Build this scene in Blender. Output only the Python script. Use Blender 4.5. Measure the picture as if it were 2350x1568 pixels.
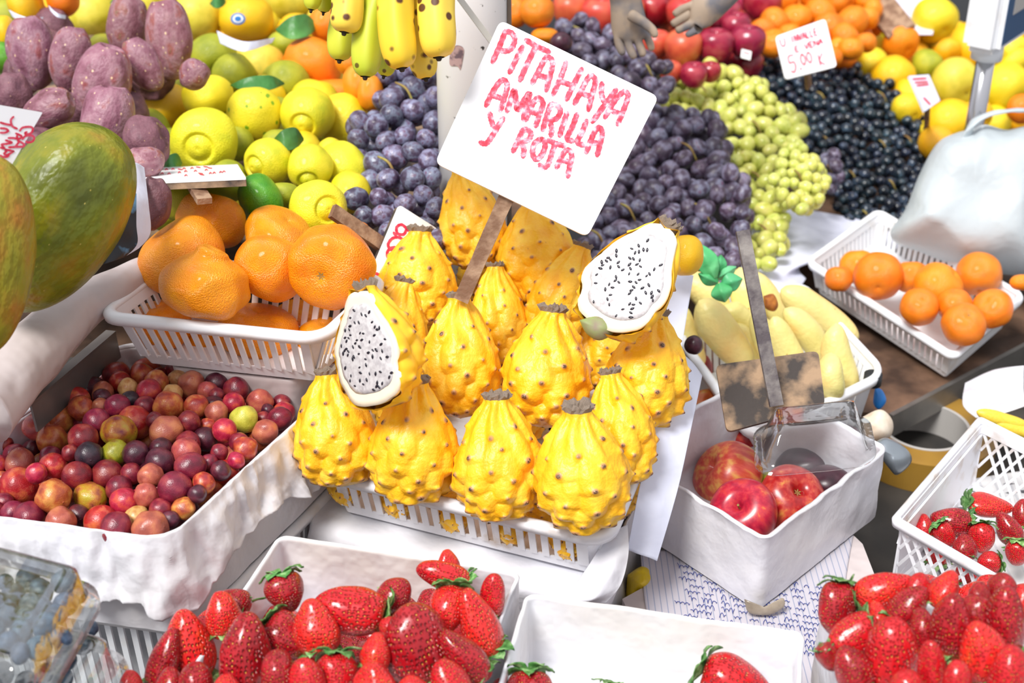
import bpy, bmesh, math, random
import numpy as np
from mathutils import Vector, Matrix, noise
for o in list(bpy.data.objects): bpy.data.objects.remove(o)
C = bpy.context.scene.collection
sc = bpy.context.scene
rnd = random.Random(7)
PI = math.pi
# ---------------------------------------------------------------- camera, sky, light, exposure
F = 2350*50/36.0; TH = math.radians(30); H = 1.0
cam = bpy.data.objects.new('camera', bpy.data.cameras.new('camera')); C.objects.link(cam)
cam.location = (0, 0, H); cam.rotation_euler = (math.radians(60), 0, 0)
cam.data.lens = 50; cam.data.sensor_width = 36; cam.data.clip_start = .05
cam.data.dof.use_dof = True; cam.data.dof.focus_distance = 1.24; cam.data.dof.aperture_fstop = 7.5
sc.camera = cam
w = bpy.data.worlds.new('daylight'); sc.world = w; w.use_nodes = True
wn = w.node_tree; bg = wn.nodes['Background']
tc = wn.nodes.new('ShaderNodeTexCoord'); sx = wn.nodes.new('ShaderNodeSeparateXYZ'); rp = wn.nodes.new('ShaderNodeValToRGB')
wn.links.new(tc.outputs['Generated'], sx.inputs[0]); wn.links.new(sx.outputs[2], rp.inputs[0]); wn.links.new(rp.outputs[0], bg.inputs[0])
rp.color_ramp.elements[0].color = (.55, .56, .60, 1); rp.color_ramp.elements[0].position = 0
rp.color_ramp.elements[1].color = (1.0, 1.0, 1.04, 1); rp.color_ramp.elements[1].position = .7
bg.inputs[1].default_value = .86
sun = bpy.data.objects.new('sun', bpy.data.lights.new('sun', 'SUN')); C.objects.link(sun)
sun.data.energy = 3.7; sun.data.angle = math.radians(20); sun.data.color = (1, .985, .955)
sun.rotation_euler = Vector((.38, .50, -1)).to_track_quat('-Z', 'Y').to_euler()
sc.view_settings.view_transform = 'Standard'; sc.view_settings.look = 'None'
sc.view_settings.gamma = 1; sc.view_settings.exposure = .16; sc.view_settings.use_curve_mapping = False
# ---------------------------------------------------------------- helpers
RX = Vector((1, 0, 0)); UP = Vector((0, math.sin(TH), math.cos(TH))); FW = Vector((0, math.cos(TH), -math.sin(TH)))
CAM = Vector((0, 0, H))
def P(x, y, d): return CAM + FW*d + RX*((x-1175)/F*d) - UP*((y-784)/F*d)
def dz(y, z): return (H-z)/(math.sin(TH)+(y-784)/F*math.cos(TH))
def PZ(x, y, z): return P(x, y, dz(y, z))
def onp(x, y, o, n, off=0):
    r = (P(x, y, 1)-CAM); t = (o-CAM).dot(n)/r.dot(n); return CAM+r*t+n*off
def cdir(a, e=0):
    a = math.radians(a); e = math.radians(e)
    return RX*(math.cos(a)*math.cos(e)) + UP*(math.sin(a)*math.cos(e)) - FW*math.sin(e)
def lin(h):
    h = h.lstrip('#'); c = [int(h[i:i+2], 16)/255 for i in (0, 2, 4)]
    return tuple((v/12.92 if v <= .04045 else ((v+.055)/1.055)**2.4) for v in c)+(1,)
def mesh(name, V, Fc, mats, smooth=True, mi=None):
    m = bpy.data.meshes.new(name); m.from_pydata([tuple(v) for v in V], [], Fc)
    for x in (mats if isinstance(mats, (list, tuple)) else [mats]): m.materials.append(x)
    if smooth: m.polygons.foreach_set('use_smooth', [True]*len(m.polygons))
    if mi is not None: m.polygons.foreach_set('material_index', mi)
    m.update(); return m
def ob(name, me, parent=None, M=None):
    o = bpy.data.objects.new(name, me); C.objects.link(o)
    if parent: o.parent = parent
    if M is not None: o.matrix_local = M
    return o
def tag(o, label=None, cat=None, group=None, kind=None):
    if label: o['label'] = label
    if cat: o['category'] = cat
    if group: o['group'] = group
    if kind: o['kind'] = kind
    return o
def thing(name, label, cat, M=None, group=None):
    o = ob(name, None, None, M if M is not None else Matrix()); o.empty_display_size = .01
    return tag(o, label, cat, group)
def frame(loc, zd, spin=0, s=(1, 1, 1)):
    q = Vector(zd).to_track_quat('Z', 'Y').to_matrix().to_4x4()
    return Matrix.Translation(loc) @ q @ Matrix.Rotation(spin, 4, 'Z') @ Matrix.Diagonal((*s, 1))
def cr(pts, n):
    pts = np.array(pts, float); k = len(pts); out = []
    for t in np.linspace(0, k-1, n):
        i = min(int(t), k-2); f = t-i
        p0, p1, p2, p3 = pts[max(i-1, 0)], pts[i], pts[i+1], pts[min(i+2, k-1)]
        out.append(.5*((2*p1)+(-p0+p2)*f+(2*p0-5*p1+4*p2-p3)*f*f+(-p0+3*p1-3*p2+p3)*f**3))
    return np.array(out)
def nz(p, s=1.0, o=0.0): return noise.noise(Vector((p[0]*s+o, p[1]*s+o*1.7, p[2]*s-o)))
def gridf(nu, nv, wrap=False, off=0):
    f = []
    for j in range(nv-1):
        for i in range(nu if wrap else nu-1):
            a = off+j*nu+i; b = off+j*nu+(i+1) % nu; f.append((a, b, b+nu, a+nu))
    return f
def lathe(name, prof, mat, seg=36, nv=26, amp=0, sc_=1.5, seed=0, lobes=0, la=0):
    pr = cr(prof, nv); V = []
    for r, z in pr:
        for i in range(seg):
            a = 2*PI*i/seg; rr = max(r, 1e-4)*(1+la*math.cos(lobes*a)*min(1, r*1.5))
            p = Vector((rr*math.cos(a), rr*math.sin(a), z))
            if amp: p = p*(1+amp*nz(p, sc_, seed*3.1+.3))
            V.append(p)
    Fc = gridf(seg, nv, True); n = len(V)
    V.append(Vector((0, 0, pr[0][1]))); V.append(Vector((0, 0, pr[-1][1])))
    for i in range(seg):
        Fc.append((n, (i+1) % seg, i)); Fc.append((n+1, n-seg+i, n-seg+(i+1) % seg))
    return mesh(name, V, Fc, mat)
def box_mb(V, Fc, c, x, y, z):
    b = len(V)
    for k in (-1, 1):
        for j in (-1, 1):
            for i in (-1, 1): V.append(c+x*i+y*j+z*k)
    for f in ((0, 2, 3, 1), (4, 5, 7, 6), (0, 1, 5, 4), (2, 6, 7, 3), (0, 4, 6, 2), (1, 3, 7, 5)): Fc.append(tuple(b+i for i in f))
def bar(V, Fc, a, b, nrm, wd, th):
    ax = (b-a); s = ax.cross(nrm).normalized(); n = s.cross(ax).normalized()
    box_mb(V, Fc, (a+b)/2, s*(wd/2), n*(th/2), ax/2)
def tube(name, pts, rad, mat, seg=12, n=24, amp=0, sc_=10, flat=1, cap=True):
    pts = [Vector(p) for p in cr([tuple(p) for p in pts], n)]; rs = cr([(r, 0) for r in rad], n)[:, 0]
    V = []; up = Vector((.13, .2, 1)).normalized()
    for i, p in enumerate(pts):
        t = (pts[min(i+1, n-1)]-pts[max(i-1, 0)]).normalized(); s = t.cross(up).normalized(); u = s.cross(t)
        for k in range(seg):
            a = 2*PI*k/seg; q = p+(s*math.cos(a)+u*math.sin(a)*flat)*max(rs[i], 1e-4)
            if amp: q += (q-p).normalized()*amp*nz(q, sc_)
            V.append(q)
    Fc = gridf(seg, n, True); b = len(V); V += [pts[0], pts[-1]]
    for k in range(seg): Fc.append((b, (k+1) % seg, k)); Fc.append((b+1, b-seg+k, b-seg+(k+1) % seg))
    return mesh(name, V, Fc, mat)
def patch(name, rows, mat, nu=40, nv=40, amp=0, sc_=12, th=.0008, amp2=0, seed=0):
    rows = [[tuple(P(*c)) if not isinstance(c, Vector) else tuple(c) for c in r] for r in rows]
    A = np.array([cr(r, nu) for r in rows]); B = np.array([cr(A[:, i], nv) for i in range(nu)])
    V = []
    for j in range(nv):
        for i in range(nu):
            p = Vector(B[i, j]); n1 = nz(p, sc_, seed); n2 = nz(p, sc_*2.7, seed+5)
            ridge = (1-abs(nz(p, sc_*.8, seed+9))*2.2)
            d = (CAM-p).normalized()*(amp*n1+amp*.35*n2+amp2*ridge); V.append(p+d)
    m = mesh(name, V, gridf(nu, nv), mat)
    bm = bmesh.new(); bm.from_mesh(m); bmesh.ops.recalc_face_normals(bm, faces=bm.faces)
    bmesh.ops.solidify(bm, geom=bm.faces[:], thickness=th); bm.to_mesh(m); bm.free()
    return m
def pillow(name, out, d, th, mat, n=64, rings=12, amp=0, sc_=12, amp2=0, back=True, tilt=0):
    o2 = cr(list(out)+[out[0]], n+1)[:-1]; c = o2.mean(0); V = []; Fc = []
    cy = c[1]
    for side in ((-1, 1) if back else (-1,)):
        off = len(V)
        for k in range(rings+1):
            s = math.sin(PI/2*k/rings); h = math.cos(PI/2*k/rings)
            for q in o2:
                x, y = c+(q-c)*s; p = P(x, y, d+side*th*h+tilt*(cy-y)); nn = 0
                if amp: nn = amp*nz(p, sc_)+amp2*(1-abs(nz(p, sc_*.7, 4))*2.5)
                p += (CAM-p).normalized()*nn*(h*.9+.1)*(-side); V.append(p)
        for f in gridf(n, rings+1, True, off): Fc.append(f if side < 0 else f[::-1])
    m = mesh(name, V, Fc, mat); bm = bmesh.new(); bm.from_mesh(m)
    bmesh.ops.remove_doubles(bm, verts=bm.verts, dist=1e-5); bmesh.ops.recalc_face_normals(bm, faces=bm.faces); bm.to_mesh(m); bm.free()
    for p_ in m.polygons: p_.use_smooth = True
    return m
# ---------------------------------------------------------------- materials (all procedural)
def base(name, rough=.5, coat=0, spec=.5):
    m = bpy.data.materials.new(name); m.use_nodes = True; nt = m.node_tree; b = nt.nodes['Principled BSDF']
    b.inputs['Roughness'].default_value = rough; b.inputs['Coat Weight'].default_value = coat; b.inputs['Coat Roughness'].default_value = .12
    b.inputs['Specular IOR Level'].default_value = spec
    return m, nt, b
def N(nt, t, **kw):
    n = nt.nodes.new('ShaderNode'+t)
    for k, v in kw.items():
        if k in n.inputs: n.inputs[k].default_value = v
        else: setattr(n, k, v)
    return n
def coords(nt, name='Object'):
    t = N(nt, 'TexCoord'); oi = N(nt, 'ObjectInfo'); v = N(nt, 'VectorMath', operation='SCALE'); a = N(nt, 'VectorMath', operation='ADD')
    cx = N(nt, 'CombineXYZ'); nt.links.new(oi.outputs['Random'], cx.inputs[0]); nt.links.new(oi.outputs['Random'], cx.inputs[2])
    nt.links.new(cx.outputs[0], v.inputs[0]); v.inputs['Scale'].default_value = 91.0
    nt.links.new(t.outputs[name], a.inputs[0]); nt.links.new(v.outputs[0], a.inputs[1]); return a.outputs[0], oi.outputs['Random']
def ramp(nt, fac, st):
    r = N(nt, 'ValToRGB'); nt.links.new(fac, r.inputs[0]); e = r.color_ramp.elements
    for i, (p, c) in enumerate(st):
        x = e[i] if i < 2 else e.new(p)
        x.position = p; x.color = lin(c) if isinstance(c, str) else (c, c, c, 1)
    return r.outputs[0]
def mixc(nt, f, a, b):
    m = N(nt, 'Mix', data_type='RGBA')
    for s, i in ((f, 0), (a, 6), (b, 7)):
        if isinstance(s, str): m.inputs[i].default_value = lin(s)
        elif isinstance(s, (int, float)): m.inputs[i].default_value = s
        else: nt.links.new(s, m.inputs[i])
    return m.outputs[2]
def fm(name, st, scale=2.0, rough=.4, coat=.0, bump=None, spots=None, var=.12, hue=.01, sss=0, spec=.5, detail=4, zgrad=None, stretch=None, wr=None):
    """mottled skin: noise ramp, dots, bump, per-object variation"""
    m, nt, b = base(name, rough, coat, spec); co, rn = coords(nt)
    src = co
    if stretch:
        mp = N(nt, 'Mapping'); mp.inputs['Scale'].default_value = stretch; nt.links.new(co, mp.inputs[0]); src = mp.outputs[0]
    n = N(nt, 'TexNoise', Scale=scale, Detail=detail); nt.links.new(src, n.inputs['Vector'])
    col = ramp(nt, n.outputs[0], st)
    if zgrad:
        t = N(nt, 'TexCoord'); s = N(nt, 'SeparateXYZ'); nt.links.new(t.outputs['Object'], s.inputs[0])
        mr = N(nt, 'MapRange'); mr.inputs[1].default_value = zgrad[0]; mr.inputs[2].default_value = zgrad[1]; nt.links.new(s.outputs[2], mr.inputs[0])
        col = mixc(nt, mr.outputs[0], col, zgrad[2])
    if spots:
        v = N(nt, 'TexVoronoi', Scale=spots[0]); nt.links.new(co, v.inputs['Vector'])
        f = ramp(nt, v.outputs['Distance'], [(spots[1]*.7, 1.0), (spots[1], 0.0)]); col = mixc(nt, f, col, spots[2])
    hs = N(nt, 'HueSaturation'); nt.links.new(col, hs.inputs['Color'])
    mv = N(nt, 'MapRange'); mv.inputs[3].default_value = 1-var; mv.inputs[4].default_value = 1+var; nt.links.new(rn, mv.inputs[0]); nt.links.new(mv.outputs[0], hs.inputs['Value'])
    mh = N(nt, 'MapRange'); mh.inputs[3].default_value = .5+hue; mh.inputs[4].default_value = .5-hue
    fr = N(nt, 'Math', operation='FRACT'); ml = N(nt, 'Math', operation='MULTIPLY'); ml.inputs[1].default_value = 7.3
    nt.links.new(rn, ml.inputs[0]); nt.links.new(ml.outputs[0], fr.inputs[0]); nt.links.new(fr.outputs[0], mh.inputs[0]); nt.links.new(mh.outputs[0], hs.inputs['Hue'])
    nt.links.new(hs.outputs[0], b.inputs['Base Color'])
    if bump:
        bn = N(nt, 'TexNoise', Scale=bump[0], Detail=2) ; nt.links.new(co, bn.inputs['Vector'])
        bp = N(nt, 'Bump', Strength=bump[1], Distance=bump[2] if len(bump) > 2 else .1); nt.links.new(bn.outputs[0], bp.inputs['Height']); nt.links.new(bp.outputs[0], b.inputs['Normal'])
    if sss:
        b.inputs['Subsurface Weight'].default_value = sss; b.inputs['Subsurface Scale'].default_value = .004
        b.inputs['Subsurface Radius'].default_value = (1, .6, .3)
    return m
def plain(name, c, rough=.5, coat=0, metal=0, bump=None, c2=None, scale=8, spec=.5, det=6, lo=.4, hi=.7):
    m, nt, b = base(name, rough, coat, spec); b.inputs['Base Color'].default_value = lin(c); b.inputs['Metallic'].default_value = metal
    t = N(nt, 'TexCoord')
    if c2:
        n = N(nt, 'TexNoise', Scale=scale, Detail=det); nt.links.new(t.outputs['Object'], n.inputs['Vector'])
        nt.links.new(ramp(nt, n.outputs[0], [(lo, c), (hi, c2)]), b.inputs['Base Color'])
    if bump:
        bn = N(nt, 'TexNoise', Scale=bump[0], Detail=3); nt.links.new(t.outputs['Object'], bn.inputs['Vector'])
        bp = N(nt, 'Bump', Strength=bump[1], Distance=bump[2]); nt.links.new(bn.outputs[0], bp.inputs['Height']); nt.links.new(bp.outputs[0], b.inputs['Normal'])
    return m
M = {}
M['mandarin'] = fm('mandarin_skin', [(.3, '#F88A00'), (.7, '#FFA206')], 2, .27, .2, (30, .4, .03), var=.06, hue=.006, zgrad=None)
M['orange'] = fm('orange_skin', [(.3, '#F07F08'), (.7, '#FA9114')], 2, .38, .12, (30, .3, .03), var=.07, hue=.008)
M['yellow'] = fm('yellow_citrus_skin', [(.32, '#E0C414'), (.6, '#F4D92A'), (.75, '#EFE03C')], 1.2, .42, .1, (26, .25, .03), var=.07, hue=.008)
M['amber'] = fm('amber_citrus_skin', [(.3, '#F2B205'), (.7, '#F9C414')], 1.5, .4, .1, (26, .25, .03), var=.06, hue=.01)
M['lime'] = fm('sweet_lime_skin', [(.3, '#C6C81C'), (.48, '#EADC26'), (.7, '#F8E636')], 1.1, .4, .15, (24, .25, .03), var=.06, hue=.008)
M['limespot'] = fm('spotted_lime_skin', [(.3, '#E6D622'), (.7, '#F8E234')], 1.3, .4, .15, (24, .25, .03), spots=(2.4, .22, '#7DAA18'), var=.05)
M['green'] = fm('green_lime_skin', [(.3, '#3D8A12'), (.6, '#6BAA1C'), (.8, '#A6C620')], 1.3, .35, .2, (24, .3, .03), var=.08)
M['olive'] = fm('olive_green_skin', [(.3, '#8C9414'), (.7, '#B7B62A')], 1.3, .45, .05, (24, .25, .03), var=.08)
M['quince'] = fm('quince_skin', [(.3, '#CDBB28'), (.55, '#E3CE4A'), (.8, '#B9B13A')], 1.6, .5, .05, (20, .15, .02), spots=(6, .07, '#9A8A2A'), var=.08)
M['tuna'] = fm('prickly_pear_skin', [(.28, '#6A3A42'), (.43, '#8C5A68'), (.56, '#A07880'), (.66, '#94504E'), (.78, '#7C7054')], 1.5, .5, 0, (7, .15, .03), spots=(3.6, .15, '#DEC09A'), var=.12, hue=.015)
M['tunad'] = fm('dark_prickly_pear_skin', [(.3, '#54303A'), (.6, '#7A5058'), (.8, '#6A5040')], 1.6, .6, 0, (7, .15, .03), spots=(3.6, .1, '#A98868'), var=.12)
M['scar'] = plain('dried_scar', '#B99A72', .8, bump=(300, .6, .002), c2='#6E5340', scale=160)
M['papaya'] = fm('papaya_skin', [(.3, '#525A08'), (.46, '#6E760C'), (.58, '#8A8414'), (.72, '#9C7418')], 1.7, .42, .1, (6, .15, .05), spots=(5, .06, '#B9A84E'), var=.04, hue=0, detail=7)
M['papaya2'] = fm('riper_papaya_skin', [(.3, '#6E7010'), (.5, '#8E8216'), (.7, '#A06A18')], 1.7, .42, .1, (6, .15, .05), spots=(5, .05, '#6E5A1A'), var=.04, hue=0, detail=7)
plumc = {'m': ['#5E1526', '#7D1C30', '#9A3A38'], 'r': ['#8E1428', '#AE2438', '#D0603C'], 'p': ['#94403A', '#B3584A', '#C67452'], 'o': ['#8A2A2A', '#B2502E', '#D08A48'],
         't': ['#B87848', '#CFA066', '#B2703A'], 'd': ['#3A1220', '#4E1C2C', '#6A2A34'], 'D': ['#241C28', '#32242E', '#46303A'], 'y': ['#B9B43A', '#D3C850', '#C4B24A'], 'g': ['#B8A22A', '#B8702E', '#7A2030'], 'Y': ['#8A8A1C', '#A8A02C', '#8A5A2A']}
for k, v in plumc.items():
    M['plum_'+k] = fm('plum_skin_'+k, [(.33, v[0]), (.5, v[1]), (.68, v[2])], 1.3, .3, .15, (14, .12, .03), spots=(4.2, .05, '#C98A50'), var=.1, hue=.012, detail=6)
M['grape'] = fm('purple_grape_skin', [(.3, '#33243A'), (.44, '#54465E'), (.56, '#7C809A'), (.7, '#66405A')], 1.3, .38, .05, var=.25, hue=.03, bump=(3, .1, .05))
M['grape2'] = fm('dusky_grape_skin', [(.3, '#2E2434'), (.47, '#4E4052'), (.6, '#7A788E'), (.75, '#6A3C50')], 1.2, .42, 0, var=.3, hue=.035)
M['greengrape'] = fm('green_grape_skin', [(.3, '#B4BC4C'), (.5, '#CDD06A'), (.7, '#D9D47E')], 1.2, .3, .2, var=.12, hue=.012, sss=.15)
M['blackgrape'] = fm('black_grape_skin', [(.3, '#0A0F18'), (.5, '#18222E'), (.68, '#46586A')], 1.2, .3, .1, var=.4, hue=.03)
M['blueberry'] = fm('blueberry_skin', [(.3, '#1E2A38'), (.55, '#3C5268'), (.75, '#5A7084')], 1.5, .55, 0, var=.2, hue=.02)
M['apple'] = fm('apple_skin', [(.3, '#8E0E22'), (.48, '#AC1C2A'), (.62, '#BE4034'), (.78, '#CE8C44')], 4.5, .3, .2, var=.07, hue=.01, stretch=(1, 1, .16), detail=7)
M['applel'] = fm('striped_apple_skin', [(.3, '#B83C2C'), (.5, '#CC5E3E'), (.68, '#D8A050')], 5, .35, .12, var=.05, hue=.01, stretch=(1, 1, .18), detail=7)
M['applep'] = fm('yellow_red_apple_skin', [(.32, '#A03A28'), (.5, '#B86028'), (.66, '#B89A24')], 1.2, .35, .1, var=.05, detail=5)
M['darkapple'] = fm('dark_apple_skin', [(.3, '#7A0F28'), (.5, '#9E1C38'), (.75, '#B64A50')], 1.5, .28, .25, var=.14, hue=.012)
M['coral'] = fm('coral_apple_skin', [(.3, '#BC3A30'), (.5, '#CC5238'), (.75, '#D26A44')], 1.4, .35, .1, var=.1, hue=.012)
M['darkplum'] = fm('dark_plum_skin', [(.3, '#2E1420'), (.6, '#4A2232'), (.8, '#5E3444')], 1.6, .35, .1, var=.1)
M['tumbo'] = fm('pale_yellow_skin', [(.3, '#D6CB78'), (.5, '#E8D88A'), (.75, '#EFC878')], 1.2, .45, .05, (10, .1, .02), spots=(2.3, .05, '#C08A3A'), var=.05, hue=.008)
M['banana'] = fm('banana_skin', [(.34, '#F0C82E'), (.6, '#F6D650'), (.8, '#E8B830')], 14, .45, .05, spots=(75, .32, '#5A3210'), var=.03, hue=0)
M['bananag'] = fm('green_banana_skin', [(.3, '#A9C22A'), (.5, '#C2CC34'), (.7, '#D6D23C')], 9, .42, .05, spots=(60, .16, '#6A5A18'), var=.03, hue=0)
M['tip'] = plain('dark_tip', '#2E2416', .8)
M['leaf'] = fm('leaf_green', [(.3, '#2E6428'), (.55, '#4C8A3C'), (.8, '#7FAE62')], 14, .45, .05, (60, .3, .01), var=.25, hue=.02)
M['calyx'] = fm('calyx_green', [(.3, '#37682A'), (.5, '#5E9048'), (.7, '#A4C488')], 3, .5, 0, (20, .3, .03), var=.25, hue=.02)
M['mint'] = fm('bright_leaf_green', [(.3, '#3C9A5A'), (.55, '#56B878'), (.8, '#7CCB90')], 20, .45, 0, (90, .3, .004), var=.05)
M['stem'] = plain('vine_stem', '#8A6A3A', .7, c2='#A8A050', scale=60)
M['wood'] = plain('weathered_wood', '#7A5A44', .75, bump=(220, .5, .002), c2='#A4866C', scale=60, lo=.42, hi=.6)
M['woodg'] = plain('grey_wood', '#4E464A', .75, bump=(220, .5, .002), c2='#8A8480', scale=60)
M['woodd'] = plain('dark_wood_back', '#3C3532', .8, bump=(200, .4, .002), c2='#A08468', scale=32, det=9, lo=.44, hi=.62)
M['table'] = plain('stained_table_wood', '#3E2C22', .6, bump=(80, .3, .003), c2='#7A5C48', scale=14, lo=.42, hi=.68)
M['counter'] = plain('dark_counter', '#2A2826', .7, c2='#4A443E', scale=9)
M['steel'] = plain('dull_metal', '#7A7876', .4, metal=.7, c2='#9A9690', scale=12)
M['white'] = plain('white_plastic', '#EEF0F4', .32, spec=.5, c2='#DDD6CE', scale=26, det=9, lo=.55, hi=.8)
M['dirty'] = plain('soiled_white_plastic', '#E9EAEF', .35, c2='#B9A48E', scale=34, det=10, lo=.55, hi=.78)
M['paper'] = plain('white_paper', '#D6DAEC', .65, bump=(34, .25, .01))  # white paper; the blue-lilac tint of shade is put into its base colour
M['liner'] = plain('white_liner', '#E4E6EE', .38, bump=(22, .6, .012), c2='#D8D2CC', scale=7)
M['film'] = plain('white_plastic_film', '#E0E0E8', .3, bump=(40, .4, .006), c2='#D2CECE', scale=6)
M['cloth'] = plain('pale_cloth', '#DADCEE', .8, bump=(30, .3, .01))
M['greyroll'] = plain('dusty_plastic_wrap', '#C9BDBC', .45, bump=(14, .7, .02), c2='#B2A49E', scale=5)
M['card'] = plain('cardboard', '#A08A72', .8, c2='#8A7460', scale=20)
M['board'] = plain('painted_board', '#F6F6FA', .3, c2='#FFFFFF', scale=5)
M['pole'] = plain('painted_pole', '#F0F0F2', .35, c2='#3A3838', scale=90, det=3, lo=.70, hi=.73)
M['blue'] = plain('blue_plastic', '#1E74C0', .4)
M['black'] = plain('black_rubber', '#202226', .6)
M['yellowbag'] = plain('yellow_plastic_film', '#D8B810', .35, bump=(50, .6, .006), c2='#B8960C', scale=20)
M['tape'] = plain('brown_tape', '#A07A30', .3, coat=.3, c2='#8E6A26', scale=20)
M['core'] = plain('grey_core', '#B8B4B0', .7)
M['skin'] = plain('skin_and_worn_glove', '#B4A08C', .7, c2='#77757A', scale=22, det=3, lo=.45, hi=.6)
M['sleeve'] = plain('sleeve_fabric', '#C89A3C', .9, c2='#A8842E', scale=30)
def marker():
    m, nt, b = base('red_marker_ink', .5); t = N(nt, 'TexCoord'); n = N(nt, 'TexNoise', Scale=190, Detail=5); nt.links.new(t.outputs['Object'], n.inputs['Vector'])
    nt.links.new(ramp(nt, n.outputs[0], [(.34, '#E0203C'), (.5, '#E8506A'), (.62, '#F6A8B8'), (.72, '#FFF0F2')]), b.inputs['Base Color']); return m
M['ink'] = marker()
M['ink2'] = plain('red_ink', '#D42848', .5, c2='#E06078', scale=200)
M['inkp'] = plain('dull_red_ink', '#C8404E', .5)
M['bluepen'] = plain('blue_pen', '#2A3C8A', .5)
def clear(name, tint='#FDFEFE', k=.16):
    m, nt, b = base(name); nt.nodes.remove(b); out = nt.nodes['Material Output']
    tr = N(nt, 'BsdfTransparent'); tr.inputs[0].default_value = lin(tint); gl = N(nt, 'BsdfGlossy'); gl.inputs['Roughness'].default_value = .07
    t = N(nt, 'TexCoord'); bn = N(nt, 'TexNoise', Scale=60.0); nt.links.new(t.outputs['Object'], bn.inputs['Vector']); bp = N(nt, 'Bump', Strength=.3, Distance=.003)
    nt.links.new(bn.outputs[0], bp.inputs['Height']); nt.links.new(bp.outputs[0], gl.inputs['Normal'])
    fr = N(nt, 'LayerWeight', Blend=.5); nt.links.new(bp.outputs[0], fr.inputs['Normal']); pw = N(nt, 'Math', operation='POWER'); pw.inputs[1].default_value = 1.8; nt.links.new(fr.outputs['Facing'], pw.inputs[0]); mr = N(nt, 'MapRange'); mr.inputs[3].default_value = .05; mr.inputs[4].default_value = .8
    nt.links.new(pw.outputs[0], mr.inputs[0]); mx = N(nt, 'MixShader'); nt.links.new(mr.outputs[0], mx.inputs[0]); nt.links.new(tr.outputs[0], mx.inputs[1]); nt.links.new(gl.outputs[0], mx.inputs[2])
    nt.links.new(mx.outputs[0], out.inputs[0]); return m
M['clear'] = clear('clear_plastic')
def bagmat():
    m, nt, b = base('translucent_bag_plastic', .35); out = nt.nodes['Material Output']
    b.inputs['Base Color'].default_value = lin('#D6DEE2'); t = N(nt, 'TexCoord'); bn = N(nt, 'TexNoise', Scale=9.0, Detail=4); nt.links.new(t.outputs['Object'], bn.inputs['Vector'])
    bp = N(nt, 'Bump', Strength=.6, Distance=.02); nt.links.new(bn.outputs[0], bp.inputs['Height']); nt.links.new(bp.outputs[0], b.inputs['Normal'])
    tl = N(nt, 'BsdfTranslucent'); tl.inputs[0].default_value = lin('#D2DADF'); mx = N(nt, 'MixShader'); mx.inputs[0].default_value = .3
    nt.links.new(b.outputs[0], mx.inputs[1]); nt.links.new(tl.outputs[0], mx.inputs[2]); nt.links.new(mx.outputs[0], out.inputs[0]); return m
M['bag'] = bagmat()
def strawmat(name, st, seed):
    m, nt, b = base(name, .28, .35); co, rn = coords(nt)
    mp = N(nt, 'Mapping'); mp.inputs['Scale'].default_value = (1, 1, 1.0); nt.links.new(co, mp.inputs[0])
    n = N(nt, 'TexNoise', Scale=1.6, Detail=3); nt.links.new(co, n.inputs['Vector']); col = ramp(nt, n.outputs[0], st)
    v = N(nt, 'TexVoronoi', Scale=7.5); v.inputs['Randomness'].default_value = .55; nt.links.new(mp.outputs[0], v.inputs['Vector'])
    f = ramp(nt, v.outputs['Distance'], [(.13, 1.0), (.19, 0.0)]); col = mixc(nt, f, col, '#F2B848')
    nt.links.new(col, b.inputs['Base Color'])
    hgt = ramp(nt, v.outputs['Distance'], [(.1, 0.0), (.5, 1.0)])
    bp = N(nt, 'Bump', Strength=.6, Distance=.04); nt.links.new(hgt, bp.inputs['Height']); nt.links.new(bp.outputs[0], b.inputs['Normal'])
    return m
M['straw0'] = strawmat('strawberry_flesh_red', [(.3, '#B80A18'), (.7, '#D01A20')], 0)
M['straw1'] = strawmat('strawberry_flesh_bright', [(.3, '#CC1420'), (.6, '#DE2A20'), (.8, '#E8501E')], 1)
M['straw2'] = strawmat('strawberry_flesh_deep', [(.3, '#8E0814'), (.7, '#B01420')], 2)
def pitamat():
    m, nt, b = base('yellow_pitahaya_skin', .42, .08); co, rn = coords(nt)
    n = N(nt, 'TexNoise', Scale=1.7, Detail=4); nt.links.new(co, n.inputs['Vector'])
    col = ramp(nt, n.outputs[0], [(.3, '#F4AC12'), (.5, '#FDC01E'), (.7, '#FFD043')])
    s = N(nt, 'TexNoise', Scale=9.0, Detail=2); nt.links.new(co, s.inputs['Vector'])
    col = mixc(nt, ramp(nt, s.outputs[0], [(.72, 0.0), (.78, .55)]), col, '#B0702A')
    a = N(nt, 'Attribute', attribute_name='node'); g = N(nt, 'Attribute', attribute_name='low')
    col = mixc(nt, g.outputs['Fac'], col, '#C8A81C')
    col = mixc(nt, ramp(nt, a.outputs['Fac'], [(.25, 0.0), (.6, 1.0)]), col, '#C08A5A')
    d = N(nt, 'TexNoise', Scale=40.0); nt.links.new(co, d.inputs['Vector'])
    dk = N(nt, 'Math', operation='MULTIPLY'); nt.links.new(ramp(nt, a.outputs['Fac'], [(.6, 0.0), (.85, 1.0)]), dk.inputs[0]); nt.links.new(ramp(nt, d.outputs[0], [(.35, 0.0), (.5, 1.0)]), dk.inputs[1])
    col = mixc(nt, dk.outputs[0], col, '#3E2E26'); nt.links.new(col, b.inputs['Base Color'])
    bn = N(nt, 'TexNoise', Scale=11.0, Detail=3); nt.links.new(co, bn.inputs['Vector']); bp = N(nt, 'Bump', Strength=.14, Distance=.04); nt.links.new(bn.outputs[0], bp.inputs['Height']); nt.links.new(bp.outputs[0], b.inputs['Normal'])
    return m
M['pita'] = pitamat()
M['calyxdry'] = plain('dried_flower_scar', '#CDB8A4', .85, bump=(500, .8, .002), c2='#6A584C', scale=150, lo=.45, hi=.65)
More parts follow.
